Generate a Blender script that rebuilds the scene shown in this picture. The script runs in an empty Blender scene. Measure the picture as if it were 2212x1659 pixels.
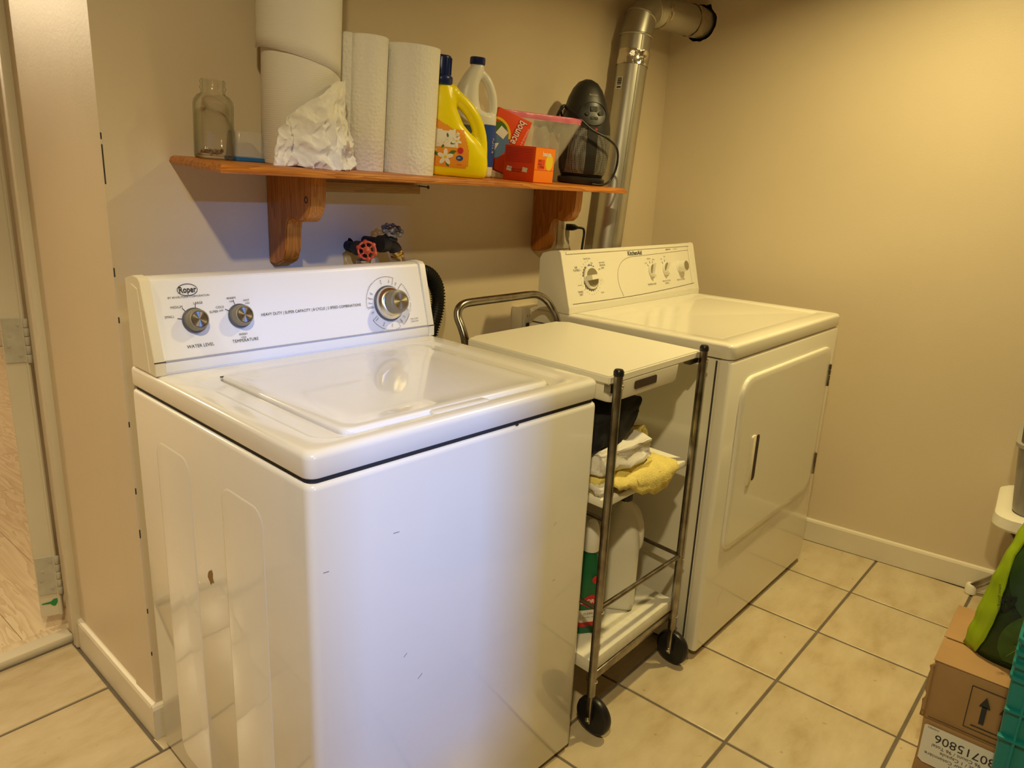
import bpy, bmesh, math, random
from mathutils import Vector, Matrix, noise
from mathutils.bvhtree import BVHTree
random.seed(7)
S = bpy.context.scene
COL = S.collection

# ------------------------------------------------------------------ camera, light, exposure
R_ = Vector((0.64171197, -0.76559472, 0.04550254)); U_ = Vector((0.17564167, 0.20445519, 0.96298914)); F_ = Vector((0.74656263, 0.60996951, -0.26567167))
cd = bpy.data.cameras.new('camera'); cam = bpy.data.objects.new('camera', cd); COL.objects.link(cam)
M = Matrix.Identity(4)
for i in range(3):
    M[i][0] = R_[i]; M[i][1] = U_[i]; M[i][2] = -F_[i]
M.translation = Vector((-0.60399, -1.56148, 1.29243))
cam.matrix_world = M
cd.sensor_width = 36; cd.sensor_fit = 'HORIZONTAL'; cd.lens = 1585.24 / 2212 * 36; cd.clip_start = .02
S.camera = cam
S.view_settings.view_transform = 'Standard'; S.view_settings.look = 'None'
S.view_settings.gamma = 1; S.view_settings.use_curve_mapping = False
S.view_settings.exposure = 0.0
w = bpy.data.worlds.new('world'); S.world = w; w.use_nodes = True
w.node_tree.nodes['Background'].inputs[0].default_value = (.9, .8, .62, 1); w.node_tree.nodes['Background'].inputs[1].default_value = .0

def light(name, kind, loc, power, color, **k):
    l = bpy.data.lights.new(name, kind); l.energy = power; l.color = color
    for a, v in k.items(): setattr(l, a, v)
    o = bpy.data.objects.new(name, l); COL.objects.link(o); o.location = loc
    return o
WARM = (1, .79, .36)
light('ceiling_downlight', 'AREA', (-.657, -1.538, 2.285), 29, (1, .81, .43), shape='DISK', size=.09, spread=math.radians(165))
light('ceiling_downlight', 'AREA', (1.50, -1.14, 2.285), 16.5, (1, .79, .33), shape='DISK', size=.09, spread=math.radians(139))
light('ceiling_downlight', 'AREA', (-.50, .05, 2.285), 2.6, (1, .82, .48), shape='DISK', size=.09, spread=math.radians(62))  # added lamp without a known fixture, lifts the left floor
light('hallway_bulb', 'POINT', (-1.15, 3.2, 2.2), 95, (1, .80, .50), shadow_soft_size=.08)
dl_ = light('daylight_from_window', 'AREA', (-1.0, -4.6, 2.45), 22, (.18, .38, 1), shape='RECTANGLE', size=.11, size_y=.16, spread=math.radians(70))
dl_.rotation_euler = (Vector((.24, -.72, .72)) - dl_.location).to_track_quat('-Z', 'Y').to_euler()

# ------------------------------------------------------------------ materials
def mat(name, color, rough=.5, metal=0, spec=.5, var=0, vscale=8, bump=0, bscale=60, coat=0, trans=0, ior=1.45, alpha=1, sss=0, var2=None, aniso=0):
    m = bpy.data.materials.new(name); m.use_nodes = True
    nt = m.node_tree; N = nt.nodes; L = nt.links; p = N['Principled BSDF']
    p.inputs['Base Color'].default_value = (*color, 1); p.inputs['Roughness'].default_value = rough
    p.inputs['Metallic'].default_value = metal; p.inputs['Specular IOR Level'].default_value = spec
    p.inputs['Coat Weight'].default_value = coat; p.inputs['Coat Roughness'].default_value = .04
    p.inputs['Transmission Weight'].default_value = trans; p.inputs['IOR'].default_value = ior
    p.inputs['Alpha'].default_value = alpha
    if sss: p.inputs['Subsurface Weight'].default_value = sss; p.inputs['Subsurface Radius'].default_value = (.02, .02, .02)
    tc = N.new('ShaderNodeTexCoord')
    if var:
        n = N.new('ShaderNodeTexNoise'); n.inputs['Scale'].default_value = vscale; n.inputs['Detail'].default_value = 6
        L.new(tc.outputs['Object'], n.inputs['Vector'])
        r = N.new('ShaderNodeValToRGB'); r.color_ramp.elements[0].position = .3; r.color_ramp.elements[1].position = .72
        c2 = var2 or tuple(c * (1 - var) for c in color)
        r.color_ramp.elements[0].color = (*c2, 1); r.color_ramp.elements[1].color = (*color, 1)
        L.new(n.outputs['Fac'], r.inputs['Fac']); L.new(r.outputs['Color'], p.inputs['Base Color'])
    if bump:
        n = N.new('ShaderNodeTexNoise'); n.inputs['Scale'].default_value = bscale; n.inputs['Detail'].default_value = 4
        L.new(tc.outputs['Object'], n.inputs['Vector'])
        b = N.new('ShaderNodeBump'); b.inputs['Strength'].default_value = bump; b.inputs['Distance'].default_value = .002
        L.new(n.outputs['Fac'], b.inputs['Height']); L.new(b.outputs['Normal'], p.inputs['Normal'])
    if aniso:
        p.inputs['Anisotropic'].default_value = aniso
        t = N.new('ShaderNodeTangent'); t.direction_type = 'RADIAL'; t.axis = 'Z'
        L.new(t.outputs['Tangent'], p.inputs['Tangent'])
    return m

def wood(name, c1, c2, axis='X', scale=14, rough=.35, coat=.3, stretch=.06):
    m = bpy.data.materials.new(name); m.use_nodes = True
    nt = m.node_tree; N = nt.nodes; L = nt.links; p = N['Principled BSDF']
    tc = N.new('ShaderNodeTexCoord'); mp = N.new('ShaderNodeMapping')
    sc = [1, 1, 1]; sc['XYZ'.index(axis)] = stretch; mp.inputs['Scale'].default_value = sc
    L.new(tc.outputs['Object'], mp.inputs['Vector'])
    n = N.new('ShaderNodeTexNoise'); n.inputs['Scale'].default_value = scale * 2.2; n.inputs['Detail'].default_value = 3; n.inputs['Distortion'].default_value = .6
    L.new(mp.outputs['Vector'], n.inputs['Vector'])
    mt = N.new('ShaderNodeMath'); mt.operation = 'MULTIPLY'; mt.inputs[1].default_value = 9
    fr = N.new('ShaderNodeMath'); fr.operation = 'FRACT'
    L.new(n.outputs['Fac'], mt.inputs[0]); L.new(mt.outputs[0], fr.inputs[0])
    n2 = N.new('ShaderNodeTexNoise'); n2.inputs['Scale'].default_value = scale * 14; L.new(mp.outputs['Vector'], n2.inputs['Vector'])
    mx = N.new('ShaderNodeMath'); mx.operation = 'MULTIPLY_ADD'; mx.inputs[1].default_value = .35
    L.new(n2.outputs['Fac'], mx.inputs[0]); L.new(fr.outputs[0], mx.inputs[2])
    r = N.new('ShaderNodeValToRGB'); r.color_ramp.elements[0].position = .15; r.color_ramp.elements[1].position = 1.15
    r.color_ramp.elements[1].position = 1.0
    r.color_ramp.elements[0].color = (*c2, 1); r.color_ramp.elements[1].color = (*c1, 1)
    L.new(mx.outputs[0], r.inputs['Fac']); L.new(r.outputs['Color'], p.inputs['Base Color'])
    p.inputs['Roughness'].default_value = rough; p.inputs['Coat Weight'].default_value = coat
    return m

def tile_mat():
    m = bpy.data.materials.new('ceramic_tile'); m.use_nodes = True
    nt = m.node_tree; N = nt.nodes; L = nt.links; p = N['Principled BSDF']
    tc = N.new('ShaderNodeTexCoord'); oi = N.new('ShaderNodeObjectInfo')
    ad = N.new('ShaderNodeVectorMath'); ad.operation = 'ADD'; L.new(tc.outputs['Object'], ad.inputs[0])
    ml = N.new('ShaderNodeVectorMath'); ml.operation = 'SCALE'; ml.inputs['Scale'].default_value = 37
    cx = N.new('ShaderNodeCombineXYZ'); L.new(oi.outputs['Random'], cx.inputs[0]); L.new(oi.outputs['Random'], cx.inputs[1])
    L.new(cx.outputs[0], ml.inputs[0]); L.new(ml.outputs[0], ad.inputs[1])
    mp = N.new('ShaderNodeMapping'); mp.inputs['Scale'].default_value = (1, 2.2, 1); L.new(ad.outputs[0], mp.inputs['Vector'])
    n = N.new('ShaderNodeTexNoise'); n.inputs['Scale'].default_value = 5; n.inputs['Detail'].default_value = 8; n.inputs['Roughness'].default_value = .62
    L.new(mp.outputs['Vector'], n.inputs['Vector'])
    r = N.new('ShaderNodeValToRGB'); e = r.color_ramp.elements
    e[0].position = .3; e[0].color = (.44, .335, .19, 1); e[1].position = .7; e[1].color = (.62, .53, .38, 1)
    x = e.new(.48); x.color = (.54, .445, .295, 1)
    L.new(n.outputs['Fac'], r.inputs['Fac'])
    n2 = N.new('ShaderNodeTexNoise'); n2.inputs['Scale'].default_value = 45; n2.inputs['Detail'].default_value = 2
    L.new(ad.outputs[0], n2.inputs['Vector'])
    r2 = N.new('ShaderNodeValToRGB'); r2.color_ramp.elements[0].position = .22; r2.color_ramp.elements[0].color = (.62, .5, .36, 1); r2.color_ramp.elements[1].position = .3; r2.color_ramp.elements[1].color = (1, 1, 1, 1)
    L.new(n2.outputs['Fac'], r2.inputs['Fac'])
    mx = N.new('ShaderNodeMix'); mx.data_type = 'RGBA'; mx.blend_type = 'MULTIPLY'; mx.inputs[0].default_value = .7
    L.new(r.outputs['Color'], mx.inputs[6]); L.new(r2.outputs['Color'], mx.inputs[7])
    L.new(mx.outputs[2], p.inputs['Base Color'])
    p.inputs['Roughness'].default_value = .3
    b = N.new('ShaderNodeBump'); b.inputs['Strength'].default_value = .25; b.inputs['Distance'].default_value = .002
    L.new(n.outputs['Fac'], b.inputs['Height']); L.new(b.outputs['Normal'], p.inputs['Normal'])
    return m

def paper_mat(name, color, dots=0, ribs=0):
    m = bpy.data.materials.new(name); m.use_nodes = True
    nt = m.node_tree; N = nt.nodes; L = nt.links; p = N['Principled BSDF']
    p.inputs['Base Color'].default_value = (*color, 1); p.inputs['Roughness'].default_value = .9; p.inputs['Specular IOR Level'].default_value = .1
    tc = N.new('ShaderNodeTexCoord')
    b = N.new('ShaderNodeBump'); b.inputs['Strength'].default_value = .5; b.inputs['Distance'].default_value = .003
    if dots:
        v = N.new('ShaderNodeTexVoronoi'); v.inputs['Scale'].default_value = dots; v.inputs['Randomness'].default_value = .75
        L.new(tc.outputs['Object'], v.inputs['Vector']); L.new(v.outputs['Distance'], b.inputs['Height'])
    elif ribs:
        v = N.new('ShaderNodeTexWave'); v.bands_direction = 'Z'; v.inputs['Scale'].default_value = ribs; v.inputs['Distortion'].default_value = 1.5; v.inputs['Detail'].default_value = 2
        L.new(tc.outputs['Object'], v.inputs['Vector']); L.new(v.outputs['Fac'], b.inputs['Height']); b.inputs['Strength'].default_value = .08
    else:
        v = N.new('ShaderNodeTexNoise'); v.inputs['Scale'].default_value = 90; L.new(tc.outputs['Object'], v.inputs['Vector']); L.new(v.outputs['Fac'], b.inputs['Height'])
    L.new(b.outputs['Normal'], p.inputs['Normal'])
    return m

def film_mat(name, color, mixf=.25, rough=.15):
    m = bpy.data.materials.new(name); m.use_nodes = True
    nt = m.node_tree; N = nt.nodes; L = nt.links; p = N['Principled BSDF']
    p.inputs['Base Color'].default_value = (*color, 1); p.inputs['Roughness'].default_value = rough
    t = N.new('ShaderNodeBsdfTransparent'); mx = N.new('ShaderNodeMixShader'); mx.inputs[0].default_value = mixf
    L.new(t.outputs[0], mx.inputs[1]); L.new(p.outputs[0], mx.inputs[2]); L.new(mx.outputs[0], N['Material Output'].inputs[0])
    return m

MT = dict(
    wall=mat('beige_wall_paint', (.72, .61, .45), .42, bump=.12, bscale=160, var=.06, vscale=2),
    trim=mat('cream_trim_paint', (.76, .70, .58), .38, var=.06, vscale=6, bump=.1, bscale=40),
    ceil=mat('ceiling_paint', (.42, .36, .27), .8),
    panel=mat('dark_unseen_walls', (.20, .13, .075), .5),  # unseen walls, colour darkened to cut the light they bounce
    grout=mat('grey_grout', (.17, .14, .105), .9, bump=.4, bscale=120, var=.25, vscale=20),
    tile=tile_mat(),
    enamel=mat('white_enamel', (.84, .83, .80), .22, spec=.5, coat=.6),
    enamel_d=mat('cream_enamel', (.83, .80, .70), .2, spec=.55, coat=.45),
    plasticw=mat('white_panel_plastic', (.86, .86, .86), .35),
    plasticc=mat('cream_cap_plastic', (.80, .74, .58), .45),
    seam=mat('dark_seam', (.05, .045, .04), .8),
    ink=mat('black_print', (.03, .03, .035), .6),
    inkg=mat('grey_print', (.18, .17, .15), .6),
    knob=mat('grey_knob_plastic', (.25, .215, .13), .38),
    knobd=mat('dark_knob_skirt', (.10, .10, .105), .4),
    brushed=mat('brushed_steel', (.78, .74, .66), .28, metal=1, aniso=.85),
    chrome=mat('bright_steel', (.75, .73, .68), .18, metal=1),
    tube=mat('worn_chrome_tube', (.42, .40, .36), .26, metal=1, var=.55, vscale=22, var2=(.16, .13, .10)),
    galv=mat('galvanised_duct', (.58, .56, .51), .40, metal=1, var=.15, vscale=5, bump=.05, bscale=20),
    foil=mat('foil_tape', (.78, .74, .66), .2, metal=1, bump=1.0, bscale=70),
    foild=mat('dull_foil_tape', (.55, .50, .42), .35, metal=1, bump=.5, bscale=50),
    black=mat('black_plastic', (.012, .012, .014), .35),
    blackm=mat('matte_black', (.018, .018, .02), .6),
    hose=mat('black_rubber_hose', (.012, .012, .012), .45),
    pine=wood('stained_pine', (.60, .215, .022), (.36, .095, .007), 'X', 14, .4, .1),
    pinev=wood('stained_pine_vertical', (.50, .19, .026), (.32, .10, .010), 'Z', 14, .4, .1),
    batten=wood('raw_pine', (.44, .27, .10), (.30, .16, .05), 'X', 20, .6, 0),
    oak=wood('light_oak_floor', (.82, .70, .52), (.66, .52, .35), 'Y', 7, .35, .2, .12),
    brass=mat('brass', (.75, .55, .22), .25, metal=1),
    iron=mat('dark_iron_pipe', (.035, .032, .03), .55, metal=.3, var=.4, vscale=60, bump=.3),
    red=mat('red_handle_paint', (.55, .03, .02), .4, var=.35, vscale=80, var2=(.62, .16, .06)),
    blackw=mat('worn_black_paint', (.02, .02, .022), .35, var=.5, vscale=55, var2=(.34, .32, .30)),
    board=mat('white_laminate', (.83, .80, .70), .4),
    shelfw=mat('dusty_white_laminate', (.78, .75, .66), .5, var=.12, vscale=40),
    cardboard=mat('cardboard', (.42, .25, .11), .8, var=.15, vscale=9, bump=.1, bscale=30),
    labelw=mat('white_label_paper', (.78, .76, .72), .6),
    yellow=mat('yellow_bottle_plastic', (.90, .76, .004), .3, spec=.5),
    navy=mat('navy_cap_plastic', (.008, .02, .12), .3),
    whitep=mat('white_bottle_plastic', (.80, .79, .74), .32, sss=.1),
    orange=mat('orange_carton', (.80, .075, .008), .45, var=.12, vscale=10),
    orangel=mat('bright_orange_print', (.95, .24, .01), .45),
    orangey=mat('label_orange', (.85, .33, .02), .5),
    redp=mat('red_print', (.55, .02, .03), .5),
    bluep=mat('blue_print', (.02, .07, .35), .5),
    skyp=mat('sky_print', (.12, .22, .42), .5),
    greenp=mat('green_print', (.07, .17, .02), .5),
    yellowp=mat('yellow_print', (.85, .60, .02), .5),
    whitei=mat('white_print', (.85, .83, .78), .55),
    bag=film_mat('clear_bag_film', (.80, .76, .68), .24),
    bagpink=film_mat('pink_zip_film', (.80, .22, .34), .85, .3),
    clearp=film_mat('clear_tub_plastic', (.78, .76, .70), .25),
    blued=mat('blue_lid_plastic', (.02, .14, .34), .4),
    glass=mat('jar_glass', (.93, .96, .90), .02, trans=1, ior=1.46),
    screw=mat('zinc_screw', (.55, .53, .48), .3, metal=1),
    roll=paper_mat('towel_roll_paper', (.86, .83, .77), ribs=75),
    towelp=paper_mat('embossed_kitchen_paper', (.88, .86, .82), dots=120),
    tissue=paper_mat('tissue_paper', (.88, .86, .81)),
    heater=mat('black_heater_plastic', (.020, .018, .016), .42),
    grille=None,
    teal=mat('teal_crate_plastic', (.004, .20, .20), .4),
    soil=mat('leaf_print_bag', (.035, .075, .012), .35, var=.75, vscale=9, bump=.5, bscale=14),
    lime=mat('lime_bag_edge', (.36, .52, .008), .35, var=.25, vscale=8, bump=.4, bscale=25),
    greenb=mat('green_bottle', (.01, .13, .05), .3),
    towel=mat('yellow_terry', (.86, .72, .22), .95, var=.2, vscale=40, bump=1, bscale=260),
    clothw=mat('white_cloth', (.74, .71, .66), .9, bump=.4, bscale=200),
    clothb=mat('black_cloth', (.006, .006, .008), .85, bump=.4, bscale=120),
    greyp=mat('translucent_grey_plastic', (.42, .40, .37), .3, trans=.25),
    stool=mat('white_stool_plastic', (.78, .75, .66), .45, bump=.2, bscale=200),
    jug=mat('milky_jug_plastic', (.74, .72, .64), .4, sss=.3),
    paintedhinge=mat('painted_hinge', (.60, .57, .50), .42, var=.2, vscale=30),
    greentape=mat('green_tape', (.02, .28, .08), .5),
    rust=mat('rust_chip', (.30, .17, .05), .8),
    slot=mat('dark_slot', (.05, .03, .02), .7),
    outlet=mat('ivory_outlet_plastic', (.66, .60, .48), .4),
    dustm=mat('dust', (.5, .45, .36), .9),
)
def grille_mat():
    m = bpy.data.materials.new('heater_grille'); m.use_nodes = True
    N = m.node_tree.nodes; L = m.node_tree.links; p = N['Principled BSDF']
    tc = N.new('ShaderNodeTexCoord'); v = N.new('ShaderNodeTexVoronoi'); v.inputs['Scale'].default_value = 210; v.inputs['Randomness'].default_value = .1
    L.new(tc.outputs['Object'], v.inputs['Vector'])
    r = N.new('ShaderNodeValToRGB'); r.color_ramp.elements[0].position = .3; r.color_ramp.elements[0].color = (.03, .03, .028, 1); r.color_ramp.elements[1].position = .5; r.color_ramp.elements[1].color = (.18, .17, .155, 1)
    L.new(v.outputs['Distance'], r.inputs['Fac']); L.new(r.outputs['Color'], p.inputs['Base Color']); p.inputs['Roughness'].default_value = .45; p.inputs['Metallic'].default_value = .3
    return m
MT['grille'] = grille_mat()
def thin_glass(name, tint, edge=.35, body=.03):
    m = bpy.data.materials.new(name); m.use_nodes = True
    N = m.node_tree.nodes; L = m.node_tree.links
    t = N.new('ShaderNodeBsdfTransparent'); rp = N.new('ShaderNodeValToRGB'); e = rp.color_ramp.elements
    e[0].position = .35; e[0].color = (.99, .99, .98, 1); e[1].position = 1; e[1].color = (.16, .18, .13, 1); e.new(.75).color = (.93, .94, .90, 1)
    l2 = N.new('ShaderNodeLayerWeight'); l2.inputs['Blend'].default_value = .5; L.new(l2.outputs['Facing'], rp.inputs['Fac']); L.new(rp.outputs['Color'], t.inputs[0])
    g = N.new('ShaderNodeBsdfGlossy'); g.inputs['Roughness'].default_value = .03; g.inputs['Color'].default_value = (.8, .85, .75, 1)
    lw = N.new('ShaderNodeLayerWeight'); lw.inputs['Blend'].default_value = .25
    mr = N.new('ShaderNodeMapRange'); mr.inputs['To Min'].default_value = body; mr.inputs['To Max'].default_value = edge
    mx = N.new('ShaderNodeMixShader'); L.new(lw.outputs['Facing'], mr.inputs['Value']); L.new(mr.outputs[0], mx.inputs[0])
    L.new(t.outputs[0], mx.inputs[1]); L.new(g.outputs[0], mx.inputs[2]); L.new(mx.outputs[0], N['Material Output'].inputs[0])
    return m
MT['glass'] = thin_glass('jar_glass', (.93, .95, .88))

# ------------------------------------------------------------------ builders
def obj(name, bm, m, parent=None, loc=None, rot=None, ang=35, smooth=True):
    me = bpy.data.meshes.new(name)
    bmesh.ops.recalc_face_normals(bm, faces=bm.faces)
    bm.to_mesh(me); bm.free()
    if smooth:
        me.shade_smooth()
        if ang < 180: me.set_sharp_from_angle(angle=math.radians(ang))
    ms = m if isinstance(m, (list, tuple)) else [m]
    for x in ms: me.materials.append(MT[x] if isinstance(x, str) else x)
    o = bpy.data.objects.new(name, me); COL.objects.link(o)
    if parent: o.parent = parent
    if loc is not None: o.location = loc
    if rot is not None: o.rotation_euler = rot
    return o
def thing(name, label, cat, loc=(0, 0, 0), rot=(0, 0, 0), group=None):
    o = bpy.data.objects.new(name, None); COL.objects.link(o); o.empty_display_size = .05
    o.location = loc; o.rotation_euler = rot; o['label'] = label; o['category'] = cat
    if group: o['group'] = group
    return o
def tag(o, label, cat, group=None):
    o['label'] = label; o['category'] = cat
    if group: o['group'] = group
    return o
def struct(o): o['kind'] = 'structure'; return o
def stuff(o): o['kind'] = 'stuff'; return o
def merge(bm, b2, mx=None):
    if mx is not None: bmesh.ops.transform(b2, matrix=mx, verts=b2.verts)
    me = bpy.data.meshes.new('tmp'); b2.to_mesh(me); b2.free(); bm.from_mesh(me); bpy.data.meshes.remove(me)
    return bm
def box(x0, x1, y0, y1, z0, z1, r=0, seg=2, bm=None, mx=None):
    b = bmesh.new()
    bmesh.ops.create_cube(b, size=1)
    for v in b.verts:
        v.co = Vector(((x0 + x1) / 2 + v.co.x * (x1 - x0), (y0 + y1) / 2 + v.co.y * (y1 - y0), (z0 + z1) / 2 + v.co.z * (z1 - z0)))
    if r: bmesh.ops.bevel(b, geom=b.edges[:], offset=r, segments=seg, profile=.5, affect='EDGES')
    if bm is None:
        if mx is not None: bmesh.ops.transform(b, matrix=mx, verts=b.verts)
        return b
    return merge(bm, b, mx)
def loft(loops, cap0=True, cap1=True, bm=None, closed=True, mx=None, mats=None):
    b = bmesh.new(); n = len(loops[0]); rows = [[b.verts.new(p) for p in l] for l in loops]
    for k, (a, c) in enumerate(zip(rows, rows[1:])):
        for i in range(n if closed else n - 1):
            j = (i + 1) % n
            try:
                f = b.faces.new((a[i], a[j], c[j], c[i]))
                if mats: f.material_index = mats[k]
            except ValueError: pass
    if cap0: b.faces.new(rows[0][::-1])
    if cap1:
        f = b.faces.new(rows[-1])
        if mats: f.material_index = mats[-1]
    bmesh.ops.remove_doubles(b, verts=b.verts, dist=1e-6)
    if bm is None:
        if mx is not None: bmesh.ops.transform(b, matrix=mx, verts=b.verts)
        return b
    return merge(bm, b, mx)
def rr(x0, x1, y0, y1, r, z, n=6):
    r = max(min(r, (x1 - x0) / 2 - 1e-5, (y1 - y0) / 2 - 1e-5), 1e-5); pts = []
    for cx, cy, a0 in ((x1 - r, y1 - r, 0), (x0 + r, y1 - r, 90), (x0 + r, y0 + r, 180), (x1 - r, y0 + r, 270)):
        for k in range(n + 1):
            a = math.radians(a0 + 90 * k / n); pts.append(Vector((cx + r * math.cos(a), cy + r * math.sin(a), z)))
    return pts
def circ(r, z, n=24, cx=0, cy=0): return [Vector((cx + r * math.cos(2 * math.pi * k / n), cy + r * math.sin(2 * math.pi * k / n), z)) for k in range(n)]
def lathe(prof, n=28, bm=None, mx=None, cap0=True, cap1=True): return loft([circ(max(r, 1e-5), z, n) for r, z in prof], cap0, cap1, bm, mx=mx)
def prism(poly, x0, x1, axis='X', bm=None, bev=0, mx=None):
    def P(a, b, t): return {'X': Vector((t, a, b)), 'Y': Vector((a, t, b)), 'Z': Vector((a, b, t))}[axis]
    b = loft([[P(a, c, x0) for a, c in poly], [P(a, c, x1) for a, c in poly]])
    bmesh.ops.recalc_face_normals(b, faces=b.faces)
    if bev: bmesh.ops.bevel(b, geom=[e for e in b.edges if e.calc_face_angle(0) > .5], offset=bev, segments=2, affect='EDGES', clamp_overlap=True)
    if bm is None:
        if mx is not None: bmesh.ops.transform(b, matrix=mx, verts=b.verts)
        return b
    return merge(bm, b, mx)
def smooth_path(pts, sub=6):
    pts = [Vector(p) for p in pts]; out = []
    for i in range(len(pts) - 1):
        p0 = pts[max(i - 1, 0)]; p1 = pts[i]; p2 = pts[i + 1]; p3 = pts[min(i + 2, len(pts) - 1)]
        for k in range(sub):
            t = k / sub
            out.append(.5 * ((2 * p1) + (p2 - p0) * t + (2 * p0 - 5 * p1 + 4 * p2 - p3) * t * t + (3 * p1 - p0 - 3 * p2 + p3) * t ** 3))
    out.append(pts[-1]); return out
def fillet(pts, r, n=6):
    pts = [Vector(p) for p in pts]; out = [pts[0]]
    for a, b, c in zip(pts, pts[1:], pts[2:]):
        d1 = (a - b); d2 = (c - b); t = min(r, d1.length * .49, d2.length * .49)
        p = b + d1.normalized() * t; q = b + d2.normalized() * t
        for k in range(n + 1):
            s = k / n; out.append((1 - s) ** 2 * p + 2 * s * (1 - s) * b + s * s * q)
    out.append(pts[-1]); return out
def tube(path, r, n=14, bm=None, cap=True, mx=None):
    path = [Vector(p) for p in path]; loops = []; up = None
    rs = r if isinstance(r, (list, tuple)) else [r] * len(path)
    for i, p in enumerate(path):
        t = (path[min(i + 1, len(path) - 1)] - path[max(i - 1, 0)]).normalized()
        if up is None: up = t.orthogonal().normalized()
        up = (up - t * up.dot(t)).normalized(); s = t.cross(up)
        loops.append([p + (up * math.cos(a) + s * math.sin(a)) * rs[i] for a in [2 * math.pi * k / n for k in range(n)]])
    return loft(loops, cap, cap, bm, mx=mx)
def frame(o, x, y):  # matrix with axes x, y, x×y
    x = Vector(x).normalized(); y = Vector(y); y = (y - x * y.dot(x)).normalized(); z = x.cross(y)
    m = Matrix.Identity(4)
    for i in range(3): m[i][0] = x[i]; m[i][1] = y[i]; m[i][2] = z[i]
    m.translation = Vector(o); return m
def text(s, size, x=0, y=0, bm=None, align='CENTER', rot=0, bold=0, sx=1, shear=0):
    c = bpy.data.curves.new('t', 'FONT'); c.body = s; c.size = size; c.align_x = align; c.align_y = 'CENTER'; c.offset = bold; c.resolution_u = 3; c.shear = shear
    o = bpy.data.objects.new('t', c); me = o.to_mesh()
    b = bmesh.new(); b.from_mesh(me); o.to_mesh_clear(); bpy.data.objects.remove(o); bpy.data.curves.remove(c)
    mx = Matrix.Translation((x, y, 0)) @ Matrix.Rotation(rot, 4, 'Z') @ Matrix.Diagonal((sx, 1, 1, 1))
    return merge(bm if bm is not None else bmesh.new(), b, mx)
def flat(poly, bm=None, z=0):
    b = bm if bm is not None else bmesh.new(); b.faces.new([b.verts.new((p[0], p[1], z)) for p in poly]); return b
def rect2(x0, x1, y0, y1, bm=None, z=0): return flat([(x0, y0), (x1, y0), (x1, y1), (x0, y1)], bm, z)
def ring2(cx, cy, rx, ry, t, a0=0, a1=360, n=40, bm=None, z=0):
    b = bm if bm is not None else bmesh.new(); prev = None
    for k in range(n + 1):
        a = math.radians(a0 + (a1 - a0) * k / n)
        p = b.verts.new((cx + (rx - t / 2) * math.cos(a), cy + (ry - t / 2) * math.sin(a), z)); q = b.verts.new((cx + (rx + t / 2) * math.cos(a), cy + (ry + t / 2) * math.sin(a), z))
        if prev: b.faces.new((prev[0], prev[1], q, p))
        prev = (p, q)
    return b
def line2(x0, y0, x1, y1, t, bm=None, z=0):
    d = Vector((x1 - x0, y1 - y0)); n = Vector((-d.y, d.x)).normalized() * t / 2
    return flat([(x0 - n.x, y0 - n.y), (x1 - n.x, y1 - n.y), (x1 + n.x, y1 + n.y), (x0 + n.x, y0 + n.y)], bm, z)
def put(bm, mx, off=.0006):
    bmesh.ops.transform(bm, matrix=mx @ Matrix.Translation((0, 0, off)), verts=bm.verts); return bm
def fbm(p, s, o=4): return noise.fractal(Vector(p) * s, 1, 2, o)
def lump(bm, amp, scale, seed=0, ridged=False):
    bm.normal_update()
    for v in bm.verts:
        q = v.co * scale + Vector((seed * 7.3, seed * 3.1, seed))
        d = noise.fractal(q, .8, 2.1, 4)
        if ridged: d = 1 - 2 * abs(d)
        v.co += v.normal * amp * d
    return bm
def subdiv(bm, n):
    bmesh.ops.subdivide_edges(bm, edges=bm.edges[:], cuts=n, use_grid_fill=True); return bm
def remesh(bm, voxel, it=6, fac=.5):
    me = bpy.data.meshes.new('r'); bm.to_mesh(me); bm.free()
    o = bpy.data.objects.new('r', me); COL.objects.link(o)
    a = o.modifiers.new('r', 'REMESH'); a.mode = 'VOXEL'; a.voxel_size = voxel
    s = o.modifiers.new('s', 'SMOOTH'); s.iterations = it; s.factor = fac
    dg = bpy.context.evaluated_depsgraph_get(); ev = o.evaluated_get(dg); m2 = bpy.data.meshes.new_from_object(ev)
    b = bmesh.new(); b.from_mesh(m2); bpy.data.objects.remove(o); bpy.data.meshes.remove(me); bpy.data.meshes.remove(m2)
    return b
def project(bm, target_bm, direction, off=.0008):
    t = BVHTree.FromBMesh(target_bm); d = Vector(direction).normalized()
    for v in bm.verts:
        h = t.ray_cast(v.co - d * .5, d)
        if h[0] is not None: v.co = h[0] - d * off
    return bm

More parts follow.
